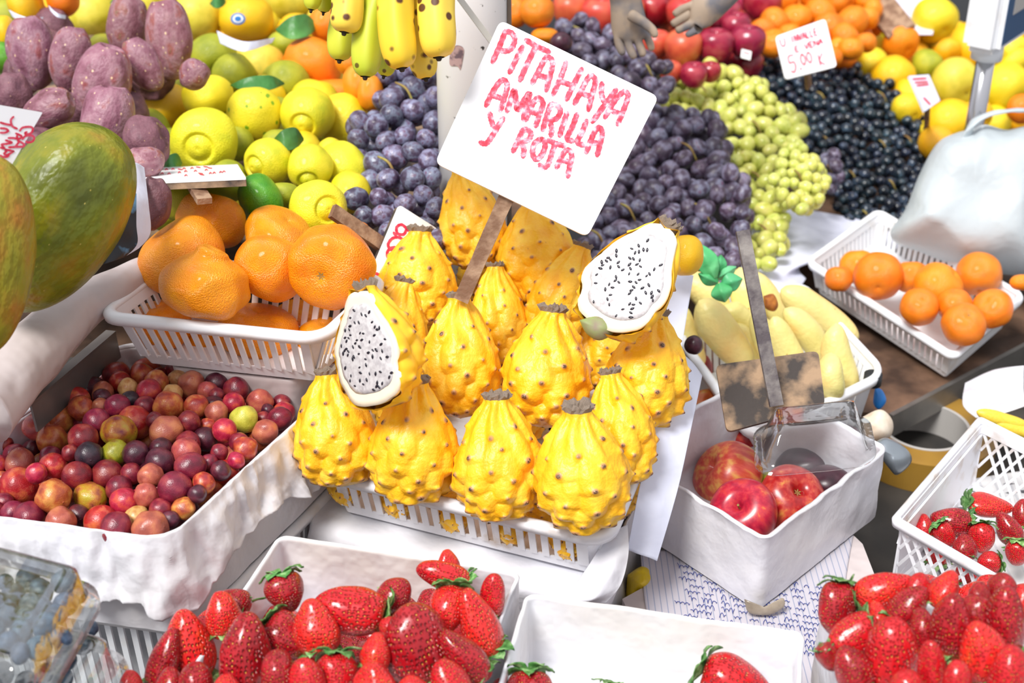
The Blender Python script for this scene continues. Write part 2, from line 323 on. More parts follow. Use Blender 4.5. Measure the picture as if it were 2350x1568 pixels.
M['flesh'] = plain('white_rind_flesh', '#F4E6CC', .3, coat=.3)
M['pulp'] = plain('pale_seeded_pulp', '#D0CCCC', .25, coat=.4, bump=(300, .2, .001), c2='#B2ACAE', scale=260)
M['seed'] = plain('black_seed', '#1A1624', .3, coat=.3)
def lines(name, bgc, lc, s1, s2, lc2):
    m, nt, b = base(name, .7); t = N(nt, 'TexCoord'); w_ = N(nt, 'TexWave', Scale=s1); w_.bands_direction = 'X'; nt.links.new(t.outputs['Object'], w_.inputs['Vector'])
    col = mixc(nt, ramp(nt, w_.outputs[0], [(.9, 0.0), (.96, .8)]), bgc, lc)
    if s2:
        mp = N(nt, 'Mapping'); mp.inputs['Scale'].default_value = (1, 3.0, 1); nt.links.new(t.outputs['Object'], mp.inputs[0])
        n = N(nt, 'TexNoise', Scale=s2, Detail=1); nt.links.new(mp.outputs[0], n.inputs['Vector']); col = mixc(nt, ramp(nt, n.outputs[0], [(.6, 0.0), (.64, .9)]), col, lc2)
    nt.links.new(col, b.inputs['Base Color']); return m
M['notebook'] = lines('ruled_paper', '#BDB8C0', '#8890A8', 55, 0, '#2A3C8A')
M['news'] = lines('printed_newspaper', '#E2E0E0', '#C8C8CC', 20, 30, '#3A3A44')
M['newscol'] = plain('printed_colour_paper', '#1A1C24', .4, c2='#6AA0C8', scale=32, det=4, lo=.48, hi=.56)
M['printed_yellow'] = plain('printed_scrap', '#2A3A44', .5, c2='#C8B060', scale=30, det=1, lo=.5, hi=.6)
# ---------------------------------------------------------------- settling: fruit keep their outline and are pushed back until they only touch
PL = [np.zeros((0, 4))]
def settle(sph, d0, k=.93, step=.004, lim=90):
    d = d0; A = PL[0]
    for _ in range(lim):
        ok = True; cs = []
        for x, y, r in sph:
            c = P(x, y, d); R = r*d/F; cs.append((*c, R))
            if len(A):
                q = A[:, :3]-np.array(c)
                if ((q*q).sum(1) < (k*(A[:, 3]+R))**2).any(): ok = False; break
        if ok: break
        d += step
    if not ok: return None
    PL[0] = np.vstack([A, np.array(cs)]); return d
def inpoly(x, y, pg):
    c = False; n = len(pg)
    for i in range(n):
        (x1, y1), (x2, y2) = pg[i], pg[i-1]
        if (y1 > y) != (y2 > y) and x < (x2-x1)*(y-y1)/(y2-y1)+x1: c = not c
    return c
ORD = ['leftmost', 'second from left', 'third from left', 'fourth from left', 'fifth from left', 'sixth from left', 'seventh from left', 'eighth from left', 'ninth from left', 'tenth from left', 'eleventh from left', 'twelfth from left']
def autolabel(items, kind, where, rows=('back', 'middle', 'front'), cols=('left', 'centre', 'right')):
    """items: (object, look words, x, y)"""
    if not items: return
    X = sorted(i[2] for i in items); Y = sorted(i[3] for i in items)
    def rk(v, L, names): return names[min(len(names)-1, int(len(names)*L.index(v)/len(L)))]
    G = {}
    for o, lk, x, y in items: G.setdefault((lk, rk(y, Y, rows), rk(x, X, cols)), []).append((x, y, o))
    for (lk, r, c), L in G.items():
        L.sort(key=lambda t: t[0])
        for i, (x, y, o) in enumerate(L):
            s = '%s %s at the %s %s of %s' % (lk, kind, r, c, where)
            if len(L) == 2: s += ', the %s one' % ('left', 'right')[i]
            elif len(L) > 2: s += ', '+(ORD[i] if i < len(L)-1 and i < len(ORD) else 'rightmost' if i == len(L)-1 else 'farther right')
            o['label'] = s
# ---------------------------------------------------------------- tables and counters (the large structure)
def slab(name, pts, th, mat, parent=None):
    n = len(pts); V = [Vector(p) for p in pts]+[Vector(p)-Vector((0, 0, th)) for p in pts]
    Fc = [tuple(range(n)), tuple(range(2*n-1, n-1, -1))]+[(i, n+i, n+(i+1) % n, (i+1) % n) for i in range(n)]
    m = mesh(name, V, Fc, mat, False); bm = bmesh.new(); bm.from_mesh(m); bmesh.ops.recalc_face_normals(bm, faces=bm.faces); bm.to_mesh(m); bm.free()
    return ob(name, m, parent)
fl = slab('floor', [(-3, -.5, 0), (4, -.5, 0), (4, 6, 0), (-3, 6, 0)], .05, M['counter']); tag(fl, kind='structure')
wb = slab('wall_back', [(-3, 5.6, 2.6), (4, 5.6, 2.6), (4, 5.7, 2.6), (-3, 5.7, 2.6)], 2.6, M['counter']); tag(wb, kind='structure')
TZ = .07
A_ = PZ(2040, 950, TZ); B_ = PZ(2350, 787, TZ); dB = (B_-A_); far = A_+dB*4
tb = thing('table', 'long stained brown wooden stall table with a metal edge strip, under the orange tray', 'table')
ob('table_top', slab('t', [A_, far, (far.x, 5.2, TZ), (-2.4, 5.2, TZ), (-2.4, A_.y+.02, TZ), (.1, A_.y+.02, TZ), (A_.x-.16, A_.y+.02, TZ)], .025, M['table']).data, tb)
bpy.data.objects.remove(bpy.data.objects['t'])
nrm = Vector((dB.y, -dB.x, 0)).normalized()
V = []; Fc = []; box_mb(V, Fc, (A_+far)/2+nrm*.003-Vector((0, 0, .016)), (far-A_)/2, nrm*.003, Vector((0, 0, .0165)))
ob('edge_strip', mesh('edge_strip', V, Fc, M['steel'], False), tb)
for p in (A_+Vector((.05, .12, 0)), far+Vector((-.1, .3, 0)), Vector((far.x-.1, 5, TZ)), Vector((-2.3, 5, TZ)), Vector((-2.3, 1.6, TZ))):
    V = []; Fc = []; box_mb(V, Fc, Vector((p.x, p.y, (TZ-.025)/2)), Vector((.03, 0, 0)), Vector((0, .03, 0)), Vector((0, 0, (TZ-.025)/2))); ob('leg', mesh('leg', V, Fc, M['woodd'], False), tb)
# ---------------------------------------------------------------- trays, boxes, baskets
class Fr:
    """box frame from three rim corners (origin, along u, along v)"""
    def __init__(s, p0, pu, pv, h):
        s.o = p0; s.U = pu-p0; s.V = pv-p0; s.w = s.U.length; s.l = s.V.length; s.u = s.U.normalized(); s.v = s.V.normalized(); s.n = s.u.cross(s.v).normalized()
        if s.n.z < 0: s.n = -s.n
        s.h = h
    def p(s, x, y, z): return s.o+s.u*x+s.v*y+s.n*z
def loop(fr, ins, r, k=7, ns=6):
    r = max(r-ins, .004); w_, l = fr.w, fr.l; out = []
    cs = [(w_-ins-r, ins+r, -PI/2), (w_-ins-r, l-ins-r, 0), (ins+r, l-ins-r, PI/2), (ins+r, ins+r, PI)]
    pts = []
    for i, (cx, cy, a0) in enumerate(cs):
        arc = [(cx+r*math.cos(a0+PI/2*j/(k-1)), cy+r*math.sin(a0+PI/2*j/(k-1))) for j in range(k)]
        pts.append(arc)
    for i in range(4):
        out += pts[i]; a = pts[i][-1]; b = pts[(i+1) % 4][0]
        out += [(a[0]+(b[0]-a[0])*j/ns, a[1]+(b[1]-a[1])*j/ns) for j in range(1, ns)]
    return out
def shell(name, fr, prof, mat, r=.02, close=True, amp=0, sc_=20, ns=6, ring=False, ampf=None, th=0):
    V = []; n = None
    for k, (ins, z) in enumerate(prof):
        L = loop(fr, ins, r, 7, ns); n = len(L)
        for (x, y) in L:
            p = fr.p(x, y, z)
            if amp:
                a = amp*(ampf[k] if ampf else 1); c = fr.p(fr.w/2, fr.l/2, z); dr = (p-c).normalized()
                p = p+dr*a*(nz(p, sc_)+.5*nz(p, sc_*2.6, 3))+fr.n*a*.5*nz(p, sc_*.8, 8)
            V.append(p)
    Fc = gridf(n, len(prof), True)
    if ring: Fc += [((len(prof)-1)*n+i, (len(prof)-1)*n+(i+1) % n, (i+1) % n, i) for i in range(n)]
    if close: b = (len(prof)-1)*n; V.append(sum((V[b+i] for i in range(n)), Vector())/n); Fc += [(b+i, b+(i+1) % n, len(V)-1) for i in range(n)]
    m = mesh(name, V, Fc, mat); bm = bmesh.new(); bm.from_mesh(m); bmesh.ops.recalc_face_normals(bm, faces=bm.faces)
    if th: bmesh.ops.solidify(bm, geom=bm.faces[:], thickness=th)
    bm.to_mesh(m); bm.free(); return m
def basket(name, label, fr, mat='white', pitch=.0105, taper=.012, style='slot', r=.022, rimw=.010, cat='basket', group=None):
    t = thing(name, label, cat, Matrix.Translation(fr.p(fr.w/2, fr.l/2, -fr.h)), group); inv = t.matrix_basis.inverted()
    def add(nm, me): me.transform(inv); return ob(nm, me, t)
    q = rimw
    add('rim', shell('rim', fr, [(0, -.009), (-.001, -.003), (.001, 0), (q*.5, .0015), (q*.9, 0), (q, -.003), (q-.002, -.006), (.004, -.006), (.002, -.009)], M[mat], r, False, ring=True))
    i0 = .006; it = lambda z: i0+taper*(-z)/fr.h
    V = []; Fc = []; zt, zb = -.013, -fr.h+.011; th = .0018
    bands = [(-.004, zt), (zb, -fr.h)]
    for a, b in bands:
        s_ = shell('x', fr, [(it(a), a), (it(b), b), (it(b)+th, b), (it(a)+th, a)], M[mat], r, False, ring=True)
        off = len(V); V += [v.co.copy() for v in s_.vertices]; Fc += [tuple(off+i for i in p.vertices) for p in s_.polygons]
    # floor with slots
    L = loop(fr, it(-fr.h)+.001, r); off = len(V); V += [fr.p(x, y, -fr.h+.001) for x, y in L]; V += [fr.p(x, y, -fr.h) for x, y in L]
    Fc.append(tuple(range(off, off+len(L)))); Fc.append(tuple(range(off+2*len(L)-1, off+len(L)-1, -1)))
    top = loop(fr, it(zt), r); bot = loop(fr, it(zb), r); k = 7; ns = 6; per = k+ns-1
    for sd in range(4):
        for j in range(k-1):
            a, b = top[sd*per+j], top[sd*per+j+1]; c, d = bot[sd*per+j], bot[sd*per+j+1]; off = len(V)
            V += [fr.p(*a, zt), fr.p(*b, zt), fr.p(*d, zb), fr.p(*c, zb)]; Fc.append((off, off+1, off+2, off+3))
        a = Vector(top[sd*per+k-1]); b = Vector(top[(sd*per+per) % (4*per)]); c = Vector(bot[sd*per+k-1]); d = Vector(bot[(sd*per+per) % (4*per)])
        Lm = (b-a).length; n = max(2, round(Lm/pitch)); dr = (b-a).normalized(); nrm_ = (fr.u*dr.y-fr.v*dr.x).normalized()
        for i in range(n+1):
            f = i/n
            if style == 'slot':
                p1 = a.lerp(b, f); p2 = c.lerp(d, f); bar(V, Fc, fr.p(*p1, zt+.001), fr.p(*p2, zb-.001), nrm_, pitch*.56 if 0 < i < n else pitch*.9, th)
            else:
                for sg in (1, -1):
                    m_ = max(1, int((zt-zb)/pitch*.62))
                    f2 = f+sg*m_/n
                    if -.001 <= f2 <= 1.001:
                        p1 = a.lerp(b, f); p2 = c.lerp(d, f2); bar(V, Fc, fr.p(*p1, zt+.001), fr.p(*p2, zb-.001), nrm_, .0028, th)
                    else:
                        lim_ = (1-f if sg > 0 else f)*n/m_
                        if lim_ > .05:
                            p1 = a.lerp(b, f); zz = zt+(zb-zt)*lim_; f3 = 1 if sg > 0 else 0; p2 = (a.lerp(b, f3)).lerp(c.lerp(d, f3), lim_); bar(V, Fc, fr.p(*p1, zt+.001), fr.p(*p2, zz), nrm_, .0028, th)
                    # bars entering from the side ends
    if style != 'slot':
        pass
    add('body', mesh('body', V, Fc, M[mat], False)); return t
def liner_box(name, label, fr, mat='liner', r=.008, skirt=0, amp=.002, cat='box', wall=.004, flare=0, jag=0, rim=None):
    t = thing(name, label, cat, Matrix.Translation(fr.p(fr.w/2, fr.l/2, -fr.h))); inv = t.matrix_basis.inverted()
    def add(nm, me): me.transform(inv); return ob(nm, me, t)
    h = fr.h; pr = []
    for i in range(9): f = i/8; pr.append((flare*(1-f)*0+.001, -h+h*f*.98))
    pr += [(.0005, -.0005), (wall*.5, .001), (wall, -.001)]
    for i in range(9): f = i/8; pr.append((wall+.002*f, -.003-(h-.008)*f))
    af = [.4]+[1]*8+[.6, .5, .6]+[.8]*8+[.2]
    add('lined_box', shell('lined_box', fr, pr, M[mat], r, True, amp, 34, 22, ampf=af))
    if skirt:
        L = loop(fr, 0, r, 9, 80); n = len(L); V = []; rows = 36
        for k in range(rows):
            f = k/(rows-1)
            for i, (x, y) in enumerate(L):
                cx, cy = x-fr.w/2, y-fr.l/2; g = math.hypot(cx, cy); a = i/n*2*PI
                corner = min(1, (abs(cx)/(fr.w/2))**6*(abs(cy)/(fr.l/2))**6*1.0)
                fold = .5+.5*math.sin(a*31+6*nz((cx*12, cy*12, f)))
                dep = skirt*(.72+.5*corner+.30*nz((cx*14, cy*14, 2)))
                outw = -.004+.003+.010*f+f*.016*fold*(.4+nz((x*22, y*22, 1)))+.02*f*corner
                z = .0025*math.sin(min(1, f*8)*PI)-dep*max(0, f-.06)
                if f < .06: outw = -.004*(1-f/.06)*-1*-1
                p = fr.p(fr.w/2+cx*(1+outw/max(g, .01)), fr.l/2+cy*(1+outw/max(g, .01)), z)
                p += Vector((nz(p, 40), nz(p, 40, 5), nz(p, 40, 9)*.5))*.008*f
                p += (p-fr.p(fr.w/2, fr.l/2, z)).normalized()*(((1-abs(nz((p.x*70, p.y*70, p.z*9)))*3)*.0035+(1-abs(nz((p.x*28, p.y*28, p.z*16+4)))*3)*.0012+(1-abs(nz((p.x*130, p.y*130, p.z*22+4)))*3)*.0012)*min(1, f*4))
                V.append(p)
        m = mesh('plastic_skirt', V, gridf(n, rows, True), M['film']); bm = bmesh.new(); bm.from_mesh(m); bmesh.ops.recalc_face_normals(bm, faces=bm.faces); bmesh.ops.solidify(bm, geom=bm.faces[:], thickness=.0004); bm.to_mesh(m); bm.free(); add('plastic_skirt', m)
    return t
def zf(p, z): return Vector((p.x, p.y, z))
# pitahaya basket
zr = .274
p0 = PZ(703, 1078, zr); pu = PZ(1402, 1248, zr); pv = p0+(PZ(1512, 985, zr)-PZ(1402, 1248, zr))*1.25
FP = Fr(p0, pu, pv, .056); PITA = basket('basket', 'white slotted plastic basket piled with yellow pitahayas, soiled along its front rim', FP, 'dirty', .0112, .018, r=.028)
q = .02; fb = Fr(zf(p0.lerp(pv, .05)+FP.u*q+FP.n*0, zr-.058), zf(pu.lerp(pu+FP.V, .05)-FP.u*.012, zr-.058), zf(pv+FP.u*q, zr-.058), .15)
fb.o -= Vector((0, 0, .004))
liner_box('support_box', 'plastic-wrapped white box underneath the pitahaya basket', Fr(fb.o, fb.o+FP.u*(FP.w-.028), fb.o+FP.V*.9, fb.o.z-.001), 'film', .02, 0, .008)
# mandarin basket
zm = .392
p0 = PZ(210, 722, zm); pu = p0+(PZ(755, 778, zm)-p0)*.98; pv = p0+(PZ(330, 636, zm)-p0)*1.65
FM = Fr(p0, pu, pv, .062); basket('basket', 'white slotted plastic basket full of large shiny mandarins', FM, 'white', .0104, .022, r=.024)
# crate below the mandarins
b0 = FM.p(.045, .03, -.066); liner_box('support_box', 'dark-shadowed box underneath the mandarin basket', Fr(b0, b0+FM.u*(FM.w-.09), b0+FM.v*(FM.l-.06), b0.z-TZ-.001), 'greyroll', .01, 0, .002)
# lined plum box
zc = .317
p1 = PZ(385, 1243, zc); p2 = PZ(693, 962, zc); pl = PZ(0, 1192, zc)
vv = (p2-p1); vv = p1+vv*1.5; ul = p1+(pl-p1)*1.66
FC_ = Fr(ul, p1, ul+(vv-p1), .095)
liner_box('lined_tray', 'tray lined with crumpled white plastic bag, heaped with small maroon plums', FC_, 'film', .022, .080, .0035, 'tray')
g0 = FC_.p(-.0, .012, -.0985); FK = Fr(g0-FC_.u*0, g0+FC_.u*(FC_.w+.004), g0+FC_.v*(FC_.l-.03), .105)
basket('crate', 'white slotted crate showing below the plastic-lined plum tray', FK, 'white', .0115, .006, r=.015, cat='crate')
g1 = FK.p(.01, .01, -.107); liner_box('support_box', 'grey box at the bottom below the white slotted crate', Fr(g1, g1+FK.u*(FK.w-.02), g1+FK.v*(FK.l-.02), g1.z-.001), 'greyroll', .01, 0, .002)
# strawberry trays
def tray(pxo, pxu, pvf, z, h, label, mat='liner', amp=.002, klen=1.0, sup='x', name='lined_tray'):
    o = PZ(*pxo, z); u_ = PZ(*pxu, z); v_ = o+(PZ(*pvf, z)-o)*klen if len(pvf) == 2 else pvf
    fr = Fr(o, u_, v_, h); fr_n = fr
    t = liner_box(name, label, fr, mat, .010, 0, amp, 'tray')
    if sup:
        s0 = fr.p(.012, .012, -h-.0035); liner_box('support_box', sup, Fr(s0, s0+fr.u*(fr.w-.024), s0+fr.v*(fr.l-.024), s0.z-.001), 'greyroll', .01, 0, .001)
    return fr
o = PZ(640, 1225, .29); r_ = PZ(1200, 1312, .29); dn = PZ(1095, 1568, .29)-r_
FS = tray((640, 1225), (1200, 1312), tuple(PZ(640, 1225, .29)+dn*2.0), .29, .075, 'white paper-lined tray of strawberries left of the nearly empty tray', sup='box holding up the left strawberry tray')if False else None
def tray3(o, u_, v_, h, label, sup, mat='liner', amp=.0022):
    fr = Fr(o, u_, v_, h); t = liner_box('lined_tray', label, fr, mat, .010, 0, amp, 'tray')
    s0 = fr.p(.012, .012, -h-.0035); liner_box('support_box', sup, Fr(s0, s0+fr.u*(fr.w-.024), s0+fr.v*(fr.l-.024), s0.z-.001), 'greyroll', .01, 0, .001)
    return fr
FS = tray3(o, r_, o+dn*1.9, .07, 'white paper-lined tray of strawberries at the bottom, left of the nearly empty tray', 'grey box holding up the strawberry tray left of centre')
o = PZ(1205, 1360, .285); r_ = PZ(1848, 1450, .285); dn = PZ(1140, 1568, .285)-o
FW_ = tray3(o, r_, o+dn*2.1, .075, 'nearly empty white-lined tray with three strawberries at its front', 'grey box holding up the nearly empty white tray')
o = PZ(1882, 1345, .318); dn = PZ(1862, 1568, .318)-o; dn.x = -.005; r_ = o+Vector((.30, -.07, 0))
FR_ = tray3(o, r_, o+dn*1.8, .085, 'white-lined tray heaped with strawberries in the lower right corner', 'grey box holding up the right strawberry tray')
# apple tray
za = .235
pF = PZ(1757, 1245, za); pR = PZ(2045, 1028, za); pLq = PZ(1535, 1108, za)
FA = Fr(pF, pR, pF+(pLq-pF)*1.55, .078)
liner_box('lined_tray', 'white plastic-wrapped tray holding red apples, its front corner taped', FA, 'film', .012, 0, .0035, 'tray', wall=.006)
# card board box with the ruled paper on top, below the apple tray
c0 = PZ(1380, 1330, .128); cb = [(.03, 1.22), (.30, .98), (.62, 1.00), (.60, 1.22)]
sb = slab('cardboard_box', [(.10, 1.0, .153), (.13, .87, .153), (.34, .90, .153), (.335, 1.08, .153), (.30, 1.16, .153)], .152, M['greyroll']); tag(sb, 'dusty box standing below the apple tray, covered by ruled paper', 'box')
# right crate with diamond holes
zk = .20
p0 = PZ(2045, 1188, zk); pu = PZ(2362, 1372, zk); pv = PZ(2247, 953, zk)
FD = Fr(p0, p0+(pu-p0)*1.25, pv, .085)
basket('crate', 'white plastic crate with diamond lattice sides, strawberries inside, at right edge', FD, 'dirty', .0125, .004, 'diamond', .006, .007, 'crate')
V = []; Fc = []; box_mb(V, Fc, FD.p(.0095, FD.l/2, -.047), FD.u*.0012, FD.v*(FD.l/2-.008), FD.n*.033)
_c = [o for o in bpy.data.objects if o.name.startswith('crate') and o.get('label', '').startswith('white plastic crate with diamond')][0]; _m = mesh('side_panel', V, Fc, M['dirty'], False); _m.transform(_c.matrix_basis.inverted()); ob('side_panel', _m, _c)
s0 = FD.p(.008, .008, -.087); liner_box('support_box', 'grey box holding up the diamond lattice crate', Fr(s0, s0+FD.u*(FD.w-.016), s0+FD.v*(FD.l-.016), s0.z-.001), 'greyroll', .01, 0, .001)
# orange tray on the table
p0 = P(1846, 597, dz(597, .145)); pu = P(2190, 822, dz(822, .125)); pv = p0+(P(2352, 682, dz(682, .145))-pu)*1.04
FO = Fr(p0, pu, pv, .052); basket('basket', 'white slotted plastic basket with about ten oranges, standing on the wooden table', FO, 'white', .0098, .012, r=.016, rimw=.009)
p0b = P(2360, 640, dz(640, .14)); FO2 = Fr(p0b, p0b+FO.U*.9, p0b+FO.V, .052); basket('basket', 'white slotted basket cut off by the right edge, beside the oranges', FO2, 'white', .0098, .012, r=.016, rimw=.009)
# basket of long yellow fruit
zt_ = .19
p0 = PZ(1725, 1010, zt_); pu = PZ(2043, 855, zt_); pv = PZ(1545, 760, zt_); 
FT = Fr(p0, pu, pv, .075); basket('basket', 'white plastic basket holding long pale yellow fruit', FT, 'white', .011, .02, r=.03)
s0 = FT.p(.03, .03, -.077); liner_box('support_box', 'grey box underneath the basket of long yellow fruit', Fr(s0, s0+FT.u*(FT.w-.06), s0+FT.v*(FT.l-.06), s0.z-.001), 'greyroll', .01, 0, .001)
# ---------------------------------------------------------------- fruit prototypes (unit radius)
K = {}
ballp = [(0, -1), (.38, -.93), (.71, -.71), (.93, -.38), (1, 0), (.93, .38), (.71, .71), (.38, .93), (0, 1)]
orp = [(0, -.93), (.38, -.9), (.72, -.7), (.95, -.34), (1, .02), (.93, .4), (.7, .7), (.4, .84), (.15, .84), (0, .78)]
manp = [(0, -.78), (.2, -.82), (.5, -.8), (.82, -.58), (.99, -.2), (1, .12), (.88, .5), (.6, .72), (.3, .76), (.12, .72), (0, .66)]
navp = [(0, -.78), (.2, -.82), (.5, -.8), (.82, -.58), (.99, -.2), (1, .12), (.86, .5), (.55, .74), (.42, .86), (.36, 1.0), (.22, 1.06), (.08, .98), (0, .94)]
limp = [(0, -.92), (.4, -.88), (.72, -.68), (.95, -.32), (1, .04), (.92, .42), (.72, .7), (.52, .82), (.44, .80), (.38, .76), (.30, .84), (.2, .92), (.1, .95), (0, .93)]
lemp = [(0, -1.0), (.3, -.93), (.66, -.72), (.93, -.36), (1, .04), (.92, .42), (.66, .74), (.38, .92), (.2, 1.04), (.08, 1.1), (0, 1.1)]
appp = [(0, -.62), (.12, -.72), (.3, -.84), (.5, -.84), (.75, -.66), (.95, -.25), (1, .15), (.93, .5), (.7, .76), (.42, .84), (.2, .74), (.07, .55), (0, .48)]
tunp = [(0, -1), (.3, -.97), (.6, -.8), (.88, -.42), (1, 0), (.95, .4), (.78, .74), (.56, .92), (.42, .98), (.3, .93), (.15, .85), (0, .82)]
papp = [(0, -1), (.34, -.94), (.66, -.74), (.9, -.4), (1, 0), (.97, .3), (.82, .62), (.55, .86), (.25, .97), (0, 1)]
grp = [(0, -1.1), (.42, -.98), (.8, -.66), (1, -.1), (.97, .35), (.75, .8), (.4, 1.05), (0, 1.1)]
def K_(key, pr, mats, n=2, **kw):
    K[key] = [lathe(key, pr, M[mats], seed=i, **kw) for i in range(n)]
K_('mandarin', manp, 'mandarin', 3, seg=56, nv=40, amp=.09, sc_=1.3, lobes=9, la=.012)
K_('navel_mandarin', navp, 'mandarin', 1, seg=64, nv=54, amp=.12, sc_=1.6, lobes=7, la=.02)
K_('orange', orp, 'orange', 2, seg=40, amp=.05)
for k, m_ in (('yellow', 'yellow'), ('amber', 'amber'), ('quince', 'quince'), ('olive', 'olive'), ('green', 'green'), ('limespot', 'limespot')): K_(k, orp, m_, 2, seg=36, amp=.07, sc_=1.3)
K_('lime', limp, 'lime', 3, seg=44, nv=60, amp=.06, sc_=1.4)
K_('limegreen', limp, 'green', 1, seg=44, nv=60, amp=.06, sc_=1.4)
K_('lemon', lemp, 'yellow', 2, seg=36, amp=.05)
K_('apple', appp, 'apple', 2, seg=48, nv=40, amp=.07, sc_=1.2, lobes=5, la=.012)
K_('applel', appp, 'applel', 1, seg=48, nv=40, amp=.08, sc_=1.2)
K_('applep', appp, 'applep', 1, seg=48, nv=40, amp=.08, sc_=1.2)
K_('darkapple', appp, 'darkapple', 2, seg=32, amp=.06)
K_('coral', appp, 'coral', 2, seg=32, amp=.06)
K_('darkplum', ballp, 'darkplum', 2, seg=28, amp=.06)
K_('tuna', tunp, 'tuna', 3, seg=48, nv=44, amp=.09, sc_=1.3)
K_('tunad', tunp, 'tunad', 2, seg=40, nv=36, amp=.14, sc_=1.7)
K_('papaya', papp, 'papaya', 1, seg=64, nv=50, amp=.07, sc_=.9, lobes=5, la=.03)
K_('papaya2', papp, 'papaya2', 1, seg=64, nv=50, amp=.07, sc_=.9, lobes=5, la=.03)
for k in plumc: K_('plum_'+k, ballp, 'plum_'+k, 2, seg=32, nv=22, amp=.07 if k in 'dDmr' else .13, sc_=1.5)
for k in ('grape', 'grape2', 'greengrape', 'blackgrape'): K_(k, grp if k != 'blackgrape' else ballp, k, 3, seg=20, nv=14, amp=.05)
K_('blueberry', [(0, -.8), (.5, -.78), (.9, -.4), (1, 0), (.88, .5), (.55, .75), (.42, .86), (.36, .72), (0, .62)], 'blueberry', 2, seg=28, nv=30, amp=.05)
# long pale fruit
def longfruit(seed, bend):
    V = []; n = 34; s = 28
    for j in range(n):
        t = -1+2*j/(n-1); r = (1-abs(t)**3.2)**.62*(1+.06*math.sin(t*3+seed)); x = bend*(1-t*t)
        for i in range(s):
            a = 2*PI*i/s; p = Vector((x+.36*r*math.cos(a), .36*r*math.sin(a), t)); V.append(p*(1+.05*nz(p, 2.2, seed)))
    return mesh('long_fruit', V, gridf(s, n, True), M['tumbo'])
K['tumbo'] = [longfruit(i, .10+.05*i) for i in range(3)]
# stem and blossom-end discs used as parts of fruit
starV = []; starF = []
for i in range(6):
    a = i*PI/3; b = len(starV)
    starV += [Vector((0, 0, .02)), Vector((.5*math.cos(a-.3), .5*math.sin(a-.3), .05)), Vector((math.cos(a), math.sin(a), .18)), Vector((.5*math.cos(a+.3), .5*math.sin(a+.3), .05)), Vector((.4*math.cos(a), .4*math.sin(a), -.08))]
    starF += [(b, b+1, b+2, b+3), (b, b+4, b+1), (b+1, b+4, b+2), (b+2, b+4, b+3), (b+3, b+4, b)]
K['button'] = [mesh('stem_button', starV, starF, M['stem'], False)]
def stemmesh():
    return tube('stem', [(0, 0, -.1), (.01, 0, .2), (.08, .02, .5)], [.06, .05, .08], M['stem'], 8, 8)
K['stalk'] = [stemmesh()]
K['crater'] = [lathe('dried_scar', [(.0, -.05), (.2, -.03), (.33, .06), (.42, .09), (.46, .03), (.44, -.06)], M['scar'], 20, 12, amp=.25, sc_=4, seed=i) for i in range(2)]
# ---------------------------------------------------------------- pitahaya body: tubercles on a spiral, ribs towards the neck
def pitabody(seed, L=1.42, nu=132, nv=150, sharp=1.0):
    R_ = np.random.RandomState(seed)
    T = np.array([0, .02, .06, .12, .2, .32, .44, .56, .68, .78, .86, .92, .96, 1.0]); RR = np.array([.0, .26, .46, .64, .82, .95, .98, .93, .80, .64, .50, .39, .33, .32])
    tt = np.linspace(0, 1, nv); rr = np.interp(tt, T, RR); kk = np.ones(5)/5; rs = np.convolve(np.pad(rr, 2, 'edge'), kk, 'valid'); rr = np.where(tt < .04, rr, rs)
    th = np.linspace(0, 2*PI, nu, endpoint=False); TT, AA = np.meshgrid(tt, th, indexing='ij')
    Rb = np.repeat(rr[:, None], nu, 1); Z = (TT-.5)*2*L
    disp = np.zeros_like(Rb); node = np.zeros_like(Rb)
    NT = 54; pts = []
    for i in range(NT):
        f = (i+.5)/NT; t0 = .03+.80*f**1.5; a0 = i*2.39996+seed; pts.append((t0+R_.uniform(-.012, .012), a0+R_.uniform(-.18, .18)))
    for t0, a0 in pts:
        r0 = np.interp(t0, T, RR); da = (AA-a0+PI) % (2*PI)-PI
        dx = da*np.maximum(r0, .25); dzz = (TT-t0)*2*L
        s = (.21+.20*min(1, t0/.5))*R_.uniform(.88, 1.15)*(1 if t0 < .6 else .8); up = np.where(dzz > 0, s*(1.2+1.5*min(1, t0/.5)), s*.72)
        g = np.clip(1-(dx/s)**2-(dzz/up)**2, 0, 1)**.8; h = R_.uniform(.8, 1.25)*(.245-.115*min(1, t0/.62))*sharp*(1 if t0 < .6 else .7)
        disp = np.maximum(disp, h*g)+.12*np.minimum(disp, h*g)
        q_ = R_.uniform(.8, 1.35); nd = np.exp(-((dx)/(.058*q_))**2-((dzz-.01)/(.062*q_))**2); disp += .10*nd*sharp; node = np.maximum(node, nd*R_.uniform(.75, 1.15))
    rib = .06*np.cos(AA*9+1.5*np.sin(TT*9)+seed)*np.clip((TT-.55)/.3, 0, 1)*np.clip((1.03-TT)/.1, 0, 1)
    Rf = Rb+(disp+rib)*np.clip(TT/.05, 0, 1)*np.clip((1.02-TT)*9, .15, 1)
    ben = .05*np.sin(TT*3+seed)
    X = Rf*np.cos(AA)+ben; Y = Rf*np.sin(AA); Z = Z-.05*disp*2
    V = np.stack([X, Y, Z], -1).reshape(-1, 3)
    V = [tuple(v) for v in V]; Fc = gridf(nu, nv, True); Fc.append(tuple(range(nu))[::-1])
    n0 = (nv-1)*nu; V.append((ben[-1, 0], 0, Z[-1, 0]-.12)); Fc += [(n0+i, n0+(i+1) % nu, len(V)-1) for i in range(nu)]
    me = mesh('pitahaya_body', V, Fc, M['pita'])
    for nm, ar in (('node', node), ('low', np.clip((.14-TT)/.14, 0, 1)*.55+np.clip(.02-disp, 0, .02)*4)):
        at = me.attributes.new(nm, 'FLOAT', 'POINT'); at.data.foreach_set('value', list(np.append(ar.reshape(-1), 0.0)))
    return me
